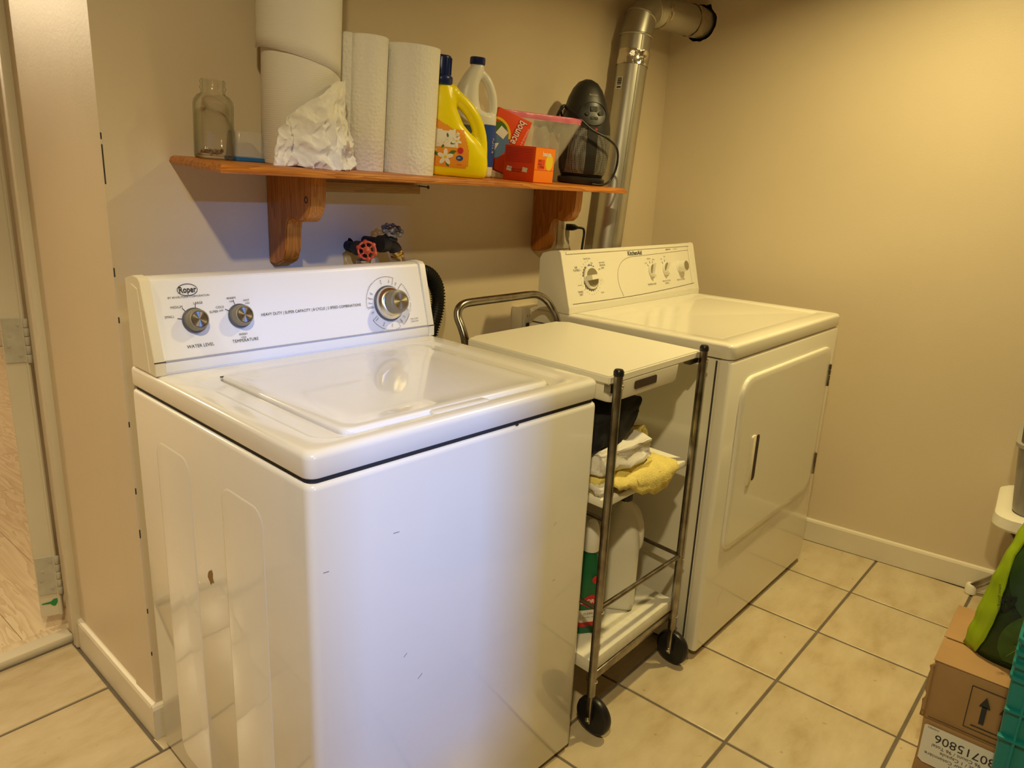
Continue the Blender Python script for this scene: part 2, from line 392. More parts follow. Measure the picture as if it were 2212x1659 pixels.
# ------------------------------------------------------------------ setting
YW = -.04; XL, YL = .0075, YW; LY = -.0395; ZC = 2.3
def LW(a, b, z): # along the return wall: a across, b back
    return Vector((XL + a * math.cos(LY) - b * math.sin(LY), YL + a * math.sin(LY) + b * math.cos(LY), z))
XR, RY = 2.1166, .0687
def RW(a, b, z): # right-wall frame: a out of the room, b along +y
    return Vector((XR + a * math.cos(RY) - b * math.sin(RY), a * math.sin(RY) + b * math.cos(RY), z))
def wall_with_hole(name, mx, w, h, hole, thick, m):
    """wall in local XY (x 0..w, y 0..h), front at z=0 facing +z, with a hole outline"""
    b = bmesh.new()
    out = [b.verts.new((x, y, 0)) for x, y in ((0, 0), (w, 0), (w, h), (0, h))]
    hv = [b.verts.new((x, y, 0)) for x, y in hole]
    es = [b.edges.new((out[i], out[(i + 1) % 4])) for i in range(4)] + [b.edges.new((hv[i], hv[(i + 1) % len(hv)])) for i in range(len(hv))]
    bmesh.ops.triangle_fill(b, edges=es, use_beauty=True)
    hb = [b.verts.new((x, y, -.09)) for x, y in hole]
    for i in range(len(hv)):
        j = (i + 1) % len(hv); f = b.faces.new((hv[i], hv[j], hb[j], hb[i])); f.material_index = 1
    f = b.faces.new(hb); f.material_index = 1
    ob = [b.verts.new((x, y, -thick)) for x, y in ((0, 0), (w, 0), (w, h), (0, h))]
    for i in range(4): j = (i + 1) % 4; b.faces.new((out[i], out[j], ob[j], ob[i]))
    b.faces.new(ob)
    bmesh.ops.transform(b, matrix=mx, verts=b.verts)
    return struct(obj(name, b, [m, 'seam'], smooth=False))
def jag(cx, cy, r, amp, n=26, seed=1):
    return [(cx + (r + amp * noise.noise(Vector((k * .9, seed, 0)))) * math.cos(2 * math.pi * k / n), cy + (r + amp * noise.noise(Vector((k * .9, seed, 0)))) * math.sin(2 * math.pi * k / n)) for k in range(n)]
# back wall : local x = world x, normal -y
mxb = frame((XL, YW, 0), (1, 0, 0), (0, 0, 1))
wall_with_hole('wall_back', mxb, 2.4, ZC, jag(.575, 1.118, .0165, .006, 18, 3), .1, 'wall')
# right wall: normal points into the room (-x)
P0 = RW(0, -.03, 0)
mxr = frame(P0, (math.sin(RY), -math.cos(RY), 0), (0, 0, 1))
hc = Vector((2.127, -.153, 1.894)) - P0
hx = hc.dot(Vector((math.sin(RY), -math.cos(RY), 0)))
wall_with_hole('wall_right', mxr, 3.4, ZC, jag(hx, 1.894, .064, .012, 30, 5), .1, 'wall')
# return wall (left of the washer, facing left): solid block behind the back wall
b = bmesh.new()
pts = [LW(0, 0.0, 0), LW(0, .505, 0), LW(.12, .505, 0), LW(.12, .115, 0), Vector((XL, YW, 0))]
b = loft([[LW(0, 0, z), LW(0, .50, z), LW(.1, .50, z), LW(.1, .11, z)] for z in (0, ZC)])
bmesh.ops.bevel(b, geom=[e for e in b.edges if abs(e.verts[0].co.z - e.verts[1].co.z) > 1 and (e.verts[0].co.xy - LW(0, 0, 0).xy).length < .01], offset=.004, segments=2, affect='EDGES')
struct(obj('wall_left', b, 'wall'))
# chipped paint along the outside corner
b = bmesh.new()
for z, l in ((1.34, .012), (1.30, .05), (1.265, .025), (1.085, .018), (.99, .012), (.77, .012), (.62, .014), (.52, .02), (.33, .012), (.22, .01)):
    box(XL + .0002, XL + .0028, YL - .0012, YL + .0012, z - l / 2, z + l / 2, .0006, 1, b)
o = struct(obj('trim_4', b, 'seam')); 
# wall over / beside the doorway
struct(obj('wall_door', box(-2.2, -.98, .46, .58, 0, ZC), 'panel', smooth=False))
struct(obj('wall_door_top', box(-.98, .03, .46, .58, 2.02, ZC), 'wall', smooth=False))
struct(obj('wall_far_left', box(-2.3, -2.2, -3.3, .58, 0, ZC), 'panel', smooth=False))
# front wall with a high window; opening cut narrow to shape the blue beam
b = bmesh.new()
for a in ((-2.3, -.68, 0, ZC), (-.47, 2.6, 0, ZC), (-.68, -.47, 0, 1.58), (-.68, -.47, 2.08, ZC)): box(a[0], a[1], -3.3, -3.2, a[2], a[3], bm=b)
struct(obj('wall_front', b, 'panel', smooth=False))
b = bmesh.new()
for a in ((-.68, -.665, 1.58, 2.08), (-.485, -.47, 1.58, 2.08), (-.665, -.485, 1.58, 1.595), (-.665, -.485, 2.065, 2.08)): box(a[0], a[1], -3.23, -3.19, a[2], a[3], .003, 1, b)
struct(obj('window_1', b, 'trim'))
struct(obj('ceiling', box(-2.3, 2.6, -3.3, .58, ZC, ZC + .1), 'ceil', smooth=False))
# hallway beyond the door
struct(obj('wall_hallway_back', box(-2.6, 2.2, 4.4, 4.5, 0, ZC), 'wall', smooth=False))
struct(obj('wall_hallway_left', box(-2.7, -2.6, .58, 4.4, 0, ZC), 'wall', smooth=False))
struct(obj('wall_hallway_right', box(2.1, 2.2, .08, 4.4, 0, ZC), 'wall', smooth=False))
struct(obj('ceiling_hallway', box(-2.7, 2.2, .58, 4.5, ZC, ZC + .1), 'ceil', smooth=False))
struct(obj('baseboard_hallway', box(-2.6, 2.1, 4.385, 4.4, .012, .11, .003, 1), 'trim'))

# tiled floor : every tile its own piece
fl = struct(obj('floor', box(-2.3, 2.6, -3.3, .49, -.06, -.0035), 'grout', smooth=False))
TS, TY, TX0, TY0, TA = .3209, .3106, 1.8755, -1.0645, -.0194
def clip(poly, n, c):
    out = []
    for a, b_ in zip(poly, poly[1:] + poly[:1]):
        da = a.dot(n) - c; db = b_.dot(n) - c
        if da <= 0: out.append(a)
        if (da < 0 < db) or (db < 0 < da): out.append(a + (b_ - a) * (da / (da - db)))
    return out
shared = None
nR = Vector((math.cos(RY), math.sin(RY))); cR = RW(0, 0, 0).xy.dot(nR) - .014
nL = Vector((math.cos(LY), math.sin(LY))); cL = LW(0, 0, 0).xy.dot(nL) - .020
for i in range(-12, 2):
    for j in range(-6, 6):
        g = .004
        cs, sn = math.cos(TA), math.sin(TA)
        quad = [Vector((TX0 + x * cs - y * sn, TY0 + x * sn + y * cs)) for x, y in ((i * TS + g, -j * TY + g), ((i + 1) * TS - g, -j * TY + g), ((i + 1) * TS - g, -(j - 1) * TY - g), (i * TS + g, -(j - 1) * TY - g))]
        ctr = sum(quad, Vector((0, 0))) / 4
        if i == -7: quad[1].x += .07; quad[2].x += .07
        if i == -6: quad[0].x = max(quad[0].x, XL - .014); quad[3].x = max(quad[3].x, XL - .014)
        q = clip(quad, nR, cR)
        if ctr.x < XL:
            if len(q) > 2: q = clip(q, Vector((0, 1)), .474)
            if len(q) > 2 and max(p.y for p in quad) > YL - .005: q = clip(q, nL, cL)
        else:
            if len(q) > 2: q = clip(q, Vector((0, 1)), YW - .004)
        if len(q) < 3: continue
        area = abs(sum(a.x * b_.y - b_.x * a.y for a, b_ in zip(q, q[1:] + q[:1]))) / 2
        if area < .002: continue
        c0 = sum(q, Vector((0, 0))) / len(q)
        full = len(q) == 4 and area > .0935 and i not in (-7, -6)
        if full and shared: 
            o = bpy.data.objects.new('floor_tile', shared); COL.objects.link(o); o.parent = fl; o.location = (ctr.x, ctr.y, 0)
        else:
            cc = ctr if full else c0
            pl_ = [p - cc for p in q]; m_ = sum(pl_, Vector((0, 0))) / len(pl_)
            ins = lambda d: [p - (p - m_).normalized() * d for p in pl_]
            b = loft([[Vector((p.x, p.y, -.006)) for p in pl_], [Vector((p.x, p.y, -.0016)) for p in pl_], [Vector((p.x, p.y, -.0004)) for p in ins(.002)], [Vector((p.x, p.y, 0)) for p in ins(.005)]])
            o = obj('floor_tile', b, 'tile', fl, (cc.x, cc.y, 0), ang=50)
            if full: shared = o.data
        o.location.z = random.uniform(-.0004, .0004)
# wooden hallway floor
hf = struct(obj('floor_hallway', box(-2.6, 2.1, .49, 4.4, -.06, .004), 'seam', smooth=False))
pm = None
for i in range(-13, 8):
    off = random.uniform(0, 1.1)
    for k in range(-1, 4):
        x = i * .166; y0 = .60 + k * 1.22 - off; y1 = y0 + 1.22
        y0 = max(y0, .545); y1 = min(y1, 4.38)
        if y1 - y0 < .05 or x < -2.5 or x > 1.9: continue
        o = obj('floor_plank', box(-.0823, .0823, -(y1 - y0) / 2 + .0007, (y1 - y0) / 2 - .0007, 0, .010, .0012, 1), 'oak', hf, (x, (y0 + y1) / 2, .004))
# threshold, jamb, casing, baseboards
th = struct(obj('trim_1', box(-.98, .0165, .484, .530, -.004, .020, .004, 2), 'trim'))
struct(obj('trim_5', box(-.98, .05, .530, .560, .0, .018, .004, 2), 'oak'))
b = box(.008, .034, .437, .463, 0, 2.06, .004, 2)
struct(obj('trim_2', b, 'trim'))
b = box(.0165, .05, .460, .515, 0.004, 2.05, .003, 2)
struct(obj('trim_3', b, 'trim'))
bb = [(0, 0), (-.012, 0), (-.012, .078), (-.009, .085), (-.003, .088), (0, .088)]
b = loft([[LW(a, bk + (a if bk < .1 else 0), z) for a, z in bb] for bk in (-.0, .478)])
struct(obj('baseboard_left', b, 'trim', ang=20))
b = loft([[Vector((x, YW + a - (0 if x > .1 else 0), z)) for a, z in bb] for x in (XL - .012, 2.12)])
struct(obj('baseboard_back', b, 'trim', ang=20))
b = loft([[RW(a, bk, z) for a, z in bb] for bk in (-.04, -3.2)])
struct(obj('baseboard_right', b, 'trim', ang=20))

# door swung into the hallway, seen on its hinge edge
door = struct(thing('door_1', 'x', 'x', (.0225, .545, 0), (0, 0, math.radians(-24)))); del door['label']; del door['category']
#   local: x from hinge pin towards the left across the edge, y away from the pin along the leaf
obj('door_leaf', box(-.058, -.012, .0, .76, .055, 2.02, .002, 1), 'trim', door)
b = box(-.0135, -.004, -.004, .03, .055, 2.02, .003, 1); obj('edge_strip', b, 'trim', door)
for z0, z1 in ((.79, .905), (.125, .24)):
    h = obj('hinge', box(-.055, -.010, -.0035, .0005, z0, z1, .0008, 1), 'paintedhinge', door)
    for k in range(5):
        a = z0 + (z1 - z0) * k / 5; e = z0 + (z1 - z0) * (k + 1) / 5 - .0015
        obj('hinge_knuckle', lathe([(.0055, a), (.0062, a + .001), (.0062, e - .001), (.0055, e)], 12, mx=Matrix.Translation((-.003, -.007, 0))), 'paintedhinge', h)
    for sx, sz in ((-.022, .16), (-.045, .38), (-.040, .62), (-.020, .85)):
        obj('screw', lathe([(.0045, 0), (.0045, .0008), (.003, .0016), (.0028, .0008), (.0001, .0008)], 12, mx=frame((sx, -.0034, z0 + (z1 - z0) * sz), (1, 0, 0), (0, 0, 1))), 'paintedhinge', h)
b = put(flat([(-.020, .086), (-.013, .098), (-.0125, .108), (-.022, .108), (-.030, .101), (-.052, .098), (-.052, .095), (-.032, .094), (-.026, .087)]), frame((0, -.0005, 0), (1, 0, 0), (0, 0, 1)))
obj('tape_scrap', b, 'greentape', door)

# ------------------------------------------------------------------ washer
WW, WD, WZ, WG = .6791, .6548, .9118, .8714
wa = thing('washing_machine', 'white top-loading washer with two small knobs and one big dial on its console', 'washing machine', (0, -.0848, 0), (0, 0, -.061))
def cabinet(ww, wd, z0, z1, r, parent, m):
    L = [rr(.004, ww - .004, -wd + .004, 0, r, z0, 5), rr(0, ww, -wd, 0, r, z0 + .006, 5), rr(0, ww, -wd, 0, r, z1 - .010, 5), rr(.0012, ww - .0012, -wd + .0012, -.001, r, z1 - .004, 5), rr(.005, ww - .005, -wd + .005, -.004, r, z1 - .0005, 5), rr(.010, ww - .010, -wd + .010, -.01, r, z1, 5)]
    return obj('cabinet', loft(L), m, parent, ang=60)
cab = cabinet(WW, WD, .014, WG - .009, .016, wa, 'enamel')
obj('base_gap_shade', box(.02, WW - .02, -WD + .02, -.02, .0, .02), 'seam', wa)  # dark block, shade of the gap under the washer put into its colour
obj('dark_gap_fill', loft([rr(.006, WW - .006, -WD + .006, -.006, .014, WG - .0095, 5), rr(.006, WW - .006, -WD + .006, -.006, .014, WG + .002, 5)]), 'seam', wa)  # dark filler stands in for the shade in the gap
def sidepanel(y0, y1, zt, zb):
    mx = frame((0, 0, 0), (0, -1, 0), (0, 0, 1))     # local x = -y, local y = z, normal = -x
    L = [rr(-y0 - .002, -y1 + .002, zb, zt + .002, .030, -.0005), rr(-y0, -y1, zb + .002, zt, .030, .0007), rr(-y0 + .003, -y1 - .003, zb + .004, zt - .003, .028, .0010)]
    return loft(L, mx=mx)
obj('embossed_panel', sidepanel(-.110, -.253, .782, .06), 'enamel', cab, ang=60)
obj('embossed_panel', sidepanel(-.378, -.517, .776, .06), 'enamel', cab, ang=60)
b = put(flat([(.300, .568), (.306, .562), (.311, .556), (.317, .563), (.325, .566), (.320, .574), (.322, .584), (.318, .590), (.312, .586), (.306, .582), (.302, .576)]), frame((0, 0, 0), (0, -1, 0), (0, 0, 1)), .0004)
obj('rust_chip', b, 'rust', cab)
b = bmesh.new()
fm = frame((0, -WD, 0), (1, 0, 0), (0, 0, 1))
for x0, z0, x1, z1 in ((.150, .741, .162, .740), (.173, .5, .180, .505), (.205, .44, .215, .447), (.02, .72, .03, .719), (.56, .62, .566, .626), (.567, .49, .574, .492)): line2(x0, z0, x1, z1, .0009, b)
stuff(obj('scuff_mark', put(b, fm, .0004), 'inkg', cab))
obj('rust_spot', put(flat([(.4318 + .005 * math.cos(a), .8640 + .002 * math.sin(a)) for a in [k * .7 for k in range(9)]]), fm, .0005), 'slot', cab)
# top panel
n = 6
L = [rr(.001, WW - .001, -WD + .001, 0, .018, WG, n), rr(0, WW, -WD, 0, .018, WG + .003, n), rr(0, WW, -WD, 0, .018, WZ - .012, n)]
for k in range(1, 6):
    a = math.pi / 2 * k / 5; d = .012 * (1 - math.cos(a)); L.append(rr(d, WW - d, -WD + d, -d, .018, WZ - .012 + .012 * math.sin(a), n))
RX0, RX1, RY0, RY1 = .044, .628, -.620, -.168
L += [rr(RX0 - .004, RX1 + .004, RY0 - .004, RY1 + .004, .045, WZ, n), rr(RX0, RX1, RY0, RY1, .042, WZ - .0012, n), rr(RX0 + .008, RX1 - .008, RY0 + .008, RY1 - .008, .038, WZ - .005, n), rr(RX0 + .012, RX1 - .012, RY0 + .011, RY1 - .012, .036, WZ - .0056, n)]
LX0, LX1, LY0, LY1 = .094, .577, -.6085, -.192
L += [rr(LX0 - .004, LX1 + .004, LY0 - .004, LY1 + .004, .024, WZ - .0062, n), rr(LX0 - .003, LX1 + .003, LY0 - .003, LY1 + .003, .022, WZ - .022, n)]
obj('top_panel', loft(L), 'enamel', wa, ang=50)
L = [rr(LX0, LX1, LY0, LY1, .02, WZ - .016, n), rr(LX0, LX1, LY0, LY1, .02, WZ - .003, n)]
for k in range(1, 5):
    a = math.pi / 2 * k / 4; d = .006 * (1 - math.cos(a)); L.append(rr(LX0 + d, LX1 - d, LY0 + d, LY1 - d, .02, WZ - .003 + .006 * math.sin(a), n))
L += [rr(LX0 + .020, LX1 - .020, LY0 + .020, LY1 - .024, .025, WZ + .003, n), rr(LX0 + .028, LX1 - .028, LY0 + .028, LY1 - .034, .025, WZ + .0012, n), rr(LX0 + .06, LX1 - .06, LY0 + .06, LY1 - .07, .02, WZ + .0006, n)]
lid = obj('lid', loft(L), 'enamel', wa, ang=50)
b = loft([rr(.262, .392, -.6245, -.600, .008, WZ - .0065), rr(.262, .392, -.6245, -.600, .008, WZ + .0006), rr(.268, .386, -.6210, -.604, .006, WZ + .002)])
obj('finger_grip', b, 'enamel', lid)
obj('hinge_cover', box(.098, .106, -.190, -.186, WZ - .005, WZ - .003, .0008), 'seam', lid)
# console
con = obj('console', prism([(-.027, WZ), (-.1325, WZ), (-.1325, .9365), (-.1300, .9395), (-.0925, 1.0790), (-.0885, 1.0850), (-.080, 1.0880), (-.050, 1.0885), (-.027, 1.083)], .014, WW - .014, bev=.0015), 'plasticw', wa, ang=25)
cap_prof = [(-.026, WZ), (-.1355, WZ), (-.1352, .9385), (-.1335, .9385), (-.0955, 1.0835), (-.0880, 1.0905), (-.062, 1.0925), (-.026, 1.084)]
for x0, x1 in ((0, .0195), (WW - .0175, WW)):
    c = obj('end_cap', prism(cap_prof, x0, x1, bev=.0025), 'plasticc' if x0 == 0 else 'plasticw', con, ang=40)  # left cap coloured cream where the blue beam does not reach
    if x0 == 0: c['label'] = 'cream end cap, tinted for the blue light it misses'
    sx = x0 if x0 == 0 else x1
    pr = [(-.030, WZ + .002), (-.112, WZ + .002), (-.0835, 1.070), (-.057, 1.0765), (-.030, 1.072)]
    obj('side_plate', prism(pr, sx - .0012, sx + .0012, bev=.0006), 'plasticc' if x0 == 0 else 'plasticw', con)
    b = box(x0 - .0006, x1 + .0006, -.1362, -.1345, .9370, .9388); obj('cap_seam', b, 'seam', con)
FMX = frame((0, -.13165, .9404), (1, 0, 0), (0, .2649, .9643))     # face plane of the console
FY = lambda z: (z - .9404) / .9643
prn = bmesh.new()
ring2(.0857, FY(1.0640), .0192, .0112, .0012, bm=prn); 
text('Roper', .0165, .0857, FY(1.0638), prn, bold=.0004, sx=.80)
text('BY WHIRLPOOL CORPORATION', .0052, .0865, FY(1.0514), prn, sx=1.06)
P1 = prn; prn = bmesh.new(); text('WATER LEVEL', .0085, .0920, FY(.9592), prn); text('TEMPERATURE', .0085, .1838, FY(.9585), prn)
K1 = (.0893, FY(1.0065)); K2 = (.1810, FY(1.0064)); K3 = (.5528, FY(1.0003))
P2 = bmesh.new(); text('HEAVY DUTY | SUPER CAPACITY | 8 CYCLE | 2 SPEED COMBINATIONS', .0085, .3500, FY(1.0038), P2, sx=.93)
for t, x, y in (('SMALL', -.046, .011), ('MEDIUM', -.030, .028), ('LARGE', .012, .033), ('SUPER', .040, .013)): text(t, .0062, K1[0] + x, K1[1] + y, prn)
for t, x, y in (('COLD', -.038, .021), ('WARM', -.012, .037), ('HOT', .019, .030), ('WASH', -.0, -.037)): text(t, .0062, K2[0] + x, K2[1] + y, prn)
for t, x, y in (('cold', -.037, .0145), ('cold', -.012, .031), ('cold', .020, .0245), ('rinse', -.0, -.043)): text(t, .0056, K2[0] + x, K2[1] + y, prn)
for a in (168, 128, 78): line2(K1[0] + .024 * math.cos(math.radians(a)), K1[1] + .024 * math.sin(math.radians(a)), K1[0] + .033 * math.cos(math.radians(a)), K1[1] + .033 * math.sin(math.radians(a)), .0012, prn)
for a in (150, 105): line2(K2[0] + .024 * math.cos(math.radians(a)), K2[1] + .024 * math.sin(math.radians(a)), K2[0] + .033 * math.cos(math.radians(a)), K2[1] + .033 * math.sin(math.radians(a)), .0012, prn)
P3 = prn; prn = bmesh.new(); text('PULL START', .0044, .622, FY(.9585), prn); text('PUSH STOP', .0044, .622, FY(.9525), prn)
def arc_text(s, cx, cy, r, a0, step, size, bm, flip=False):
    for k, ch in enumerate(s):
        a = math.radians(a0 - step * k if not flip else a0 + step * k)
        text(ch, size, cx + r * math.cos(a), cy + r * math.sin(a), bm, rot=a - math.pi / 2 if not flip else a + math.pi / 2)
for a0, a1 in ((150, 184), (68, 122), (-32, 33 - 32 - 30), (228, 250), (282, 290), (44, 40), (-27, -58)):
    ring2(K3[0], K3[1], .0635, .0635, .0007, a0, a1, 16, prn)
arc_text('NORMAL', K3[0], K3[1], .0635, 147, 4.6, .0050, prn)
arc_text('PERMANENT PRESS', K3[0], K3[1], .0635, 37, 4.2, .0050, prn)
arc_text('GENTLE', K3[0], K3[1], .0640, 253, 5.2, .0050, prn, True)
for a in (184, 68, 44, -58, 214, 292): line2(K3[0] + .046 * math.cos(math.radians(a)), K3[1] + .046 * math.sin(math.radians(a)), K3[0] + .0635 * math.cos(math.radians(a)), K3[1] + .0635 * math.sin(math.radians(a)), .0007, prn)
ring2(K3[0], K3[1], .0635, .0635, .0007, 214, 228, 8, prn)
for s, a in (('Light', 150), ('Regular', 163), ('Heavy', 175), ('Ex Heavy', 187), ('Rinse', 105), ('Spin', 80), ('OFF', 57), ('OFF', 200), ('Wash', 220), ('Rinse', 243), ('Spin', 270), ('OFF', 303), ('Rinse', -20), ('Spin', -42)):
    r_ = math.radians(a); q = a % 360
    text(s, .0048, K3[0] + .053 * math.cos(r_), K3[1] + .053 * math.sin(r_), prn, rot=r_ + (math.pi if 90 < q < 270 else 0))
for nm_, b_ in (('brand_mark', P1), ('tagline_text', P2), ('knob_text', P3), ('dial_text', prn)): stuff(obj(nm_, put(b_, FMX), 'ink', con, smooth=False))
obj('panel_edge_shade', box(.0195, WW - .0175, -.1335, -.128, .9362, .9392), mat('panel_edge_shade_grey', (.42, .42, .48), .5), con)  # lavender box paints the shade under the panel's lower edge
obj('lower_strip', box(.020, WW - .018, -.1340, -.1300, WZ + .004, .9340, .001), 'plasticw', con)
def knob(pos, parent, big=False):
    base = FMX @ Matrix.Translation((pos[0], pos[1], 0))
    o = bpy.data.objects.new('knob', None)
    if not big:
        k = obj('knob', lathe([(.0245, 0), (.0245, .003), (.0225, .005), (.0215, .0055)], 36), 'knobd', parent); k.matrix_local = base
        g = obj('grip', lathe([(.0212, .0045), (.0212, .012), (.0195, .020), (.0180, .0215), (.0160, .0222)], 36), 'knob', k)
        obj('cap_disc', lathe([(.0150, .0215), (.0148, .0229), (.0001, .0231)], 36), 'brushed', k)
        ob = lathe([(.0162, .0215), (.0158, .0232), (.0148, .0232)], 36, cap0=False, cap1=False); obj('cap_rim', ob, 'chrome', k)
    else:
        k = obj('knob', lathe([(.0420, 0), (.0420, .003), (.0405, .0042)], 48), 'knobd', parent); k.matrix_local = base
        obj('dial_skirt', lathe([(.0392, .003), (.0380, .010), (.0335, .0175), (.0250, .0215), (.02, .022)], 48), 'brushed', k)
        obj('grip', lathe([(.0255, .014), (.0275, .018), (.0275, .038), (.0255, .044), (.0205, .0462)], 40), 'knob', k)
        obj('cap_disc', lathe([(.0200, .0455), (.0195, .0470), (.0001, .0473)], 40), 'brushed', k)
        ob = lathe([(.0212, .0460), (.0207, .0474), (.0196, .0474)], 40, cap0=False, cap1=False); obj('cap_rim', ob, 'knob', k)
    return k
knob(K1, con); knob(K2, con); knob(K3, con, True)

# ------------------------------------------------------------------ dryer
DW, DD, DZ, DG = .8124, .680, .9193, .8799
dr = thing('clothes_dryer', 'cream-white front-loading dryer with a long console in the far corner', 'clothes dryer', (1.1716, -.1609, 0), (0, 0, -.0248))
cab2 = obj('cabinet', loft([rr(.004, DW - .004, -DD + .02, 0, .012, .024, 5), rr(.002, DW - .002, -DD + .012, 0, .012, .030, 5), rr(.002, DW - .002, -DD + .012, 0, .012, DG - .006, 5), rr(.008, DW - .008, -DD + .02, -.008, .012, DG - .004, 5)]), 'enamel_d', dr, ang=60)
obj('front_panel', loft([rr(.001, DW - .001, -DD, -DD + .040, .010, .026, 5), rr(0, DW, -DD - .001, -DD + .040, .012, .032, 5), rr(0, DW, -DD - .001, -DD + .040, .012, DG - .012, 5), rr(.002, DW - .002, -DD + .001, -DD + .040, .012, DG - .006, 5), rr(.007, DW - .007, -DD + .006, -DD + .035, .010, DG - .003, 5)]), 'enamel_d', dr, ang=60)
obj('panel_seam', box(.0006, .004, -DD + .0385, -DD + .0430, .03, DG - .008), 'seam', dr)
obj('base_gap_shade', box(.03, DW - .03, -DD + .03, -.02, .0, .03), 'seam', dr)  # dark block paints the shadow line beneath the dryer
obj('dark_gap_fill', loft([rr(.008, DW - .008, -DD + .008, -.008, .012, DG - .004, 5), rr(.008, DW - .008, -DD + .008, -.008, .012, DG + .002, 5)]), 'seam', dr)  # dark filler paints the shade between top panel and cabinet
L = [rr(-.001, DW + .001, -DD - .001, 0, .02, DG, n), rr(-.002, DW + .002, -DD - .002, 0, .02, DG + .003, n), rr(-.002, DW + .002, -DD - .002, 0, .02, DZ - .010, n)]
for k in range(1, 6):
    a = math.pi / 2 * k / 5; d = .010 * (1 - math.cos(a)) - .002; L.append(rr(d, DW - d, -DD + d, -d, .02, DZ - .010 + .010 * math.sin(a), n))
L += [rr(.050, DW - .050, -.625, -.215, .02, DZ, n), rr(.056, DW - .056, -.619, -.221, .016, DZ - .003, n), rr(.064, DW - .064, -.611, -.229, .012, DZ - .004, n)]
obj('top_panel', loft(L), 'enamel_d', dr, ang=40)
dprof = [(-.036, DZ), (-.1565, DZ), (-.1560, .9400), (-.1543, .9406), (-.1108, 1.0975), (-.1065, 1.1010), (-.075, 1.097), (-.046, 1.0885), (-.038, 1.075)]
con2 = obj('console', prism(dprof, .004, DW - .004, bev=.002), 'enamel_d', dr, ang=25)
DMX = frame((0, -.15435, .9406), (1, 0, 0), (0, .2675, .9636)); DY = lambda z: (z - .9406) / .9636
obj('end_frame', prism([(-.036, DZ), (-.1585, DZ), (-.1580, .9390), (-.1563, .9400), (-.1130, 1.0985), (-.1065, 1.1030), (-.075, 1.099), (-.046, 1.0905), (-.036, 1.075)], 0, .020, bev=.0015), 'enamel_d', con2, ang=25)
obj('end_frame', prism([(-.036, DZ), (-.1585, DZ), (-.1580, .9390), (-.1563, .9400), (-.1130, 1.0985), (-.1065, 1.1030), (-.075, 1.099), (-.046, 1.0905), (-.036, 1.075)], DW - .030, DW, bev=.0015), 'enamel_d', con2, ang=25)
b = loft([[Vector((p.x, p.y, z)) for p in rr(.026, DW - .036, DY(1.0915), DY(1.0975), .002, 0)] for z in (0, .0035)], mx=DMX); obj('top_rail', b, 'enamel_d', con2)
# curved lower seam of the console
b = bmesh.new(); pts = []
for k in range(25):
    x = .024 + (DW - .054) * k / 24; t = k / 24; pts.append((x, DY(.9470 - .0040 * math.sin(math.pi * t) + .0110 * t * t)))
for (x0, y0), (x1, y1) in zip(pts, pts[1:]): line2(x0, y0, x1, y1, .0016, b)
obj('console_seam', put(b, DMX, .0005), 'slot', con2, smooth=False)
prn = bmesh.new()
ap = [(.768, DY(1.0770)), (.45, DY(1.0705)), (.392, DY(1.0700)), (.345, DY(1.0650)), (.312, DY(1.0520)), (.292, DY(1.0330)), (.2835, DY(1.0080)), (.287, DY(.978)), (.302, DY(.9483))]
ap = smooth_path([(x, y, 0) for x, y in ap], 6)
for p, q in zip(ap, ap[1:]): line2(p.x, p.y, q.x, q.y, .0012, prn)
line2(.768, DY(.955), .768, DY(1.090), .0008, prn)
obj('brand_mark', put(text('KitchenAid', .0205, .404, DY(1.0800), bold=.0005, sx=.95), DMX), 'ink', con2, smooth=False)
text('SENSOR DRY', .0058, .625, DY(1.0840), prn, bold=.0002); text('Clean System', .0050, .676, DY(1.0845), prn)
text('Gentle Care', .0072, .128, DY(1.0745), prn)
text('AIR', .0095, .066, DY(1.0510), prn); text('TUMBLE', .0095, .067, DY(1.0425), prn)
text('TIMED', .0095, .072, DY(.9785), prn); text('DRY', .0095, .074, DY(.9705), prn)
text('SENSOR', .0085, .206, DY(1.0510), prn); text('DRY', .0085, .206, DY(1.0425), prn); text('HIGH SPEED', .0060, .204, DY(1.0590), prn)
text('MED', .006, .150, DY(1.0600), prn); text('LESS', .006, .187, DY(1.0400), prn); text('MORE', .006, .186, DY(.9690), prn); text('DELICATE', .005, .074, DY(.9985), prn)
text('TEMPERATURE', .0085, .487, DY(.9735), prn); text('END OF CYCLE', .0080, .587, DY(.9785), prn); text('SIGNAL', .0080, .589, DY(.9705), prn); text('PUSH TO START', .0080, .690, DY(.9765), prn)
D1 = (.1345, DY(1.0172)); D2 = (.4980, DY(1.0195)); D3 = (.5930, DY(1.0200)); D4 = (.6930, DY(1.0215))
for a in range(95, 350, 14):
    r_ = math.radians(a); x = D1[0] + .052 * math.cos(r_); y = D1[1] + .052 * math.sin(r_)
    flat([(x + .0013 * math.cos(t), y + .0013 * math.sin(t)) for t in [k * 1.05 for k in range(6)]], prn)
def toothed(cx, cy, r0, r1, a0, a1, bm):
    nn = max(4, int((a1 - a0) / 7))
    for k in range(nn):
        a = a0 + (a1 - a0) * k / nn; c = a0 + (a1 - a0) * (k + .93) / nn; rr_ = r1 if k % 2 else r1 - .003
        flat([(cx + r * math.cos(math.radians(t)), cy + r * math.sin(math.radians(t))) for r, t in ((r0, a), (rr_, a), (rr_, c), (r0, c))], bm)
tb = bmesh.new(); toothed(D1[0], D1[1], .034, .043, 115, 172, tb); toothed(D1[0], D1[1], .034, .043, 192, 330, tb)
obj('dial_scale', put(tb, DMX, .0004), 'inkg', con2, smooth=False)
tb = bmesh.new(); toothed(D1[0], D1[1], .034, .043, 45, 100, tb); o = obj('dial_scale', put(tb, DMX, .0004), 'skyp', con2, smooth=False); o['label'] = 'blue arc of the timer scale'
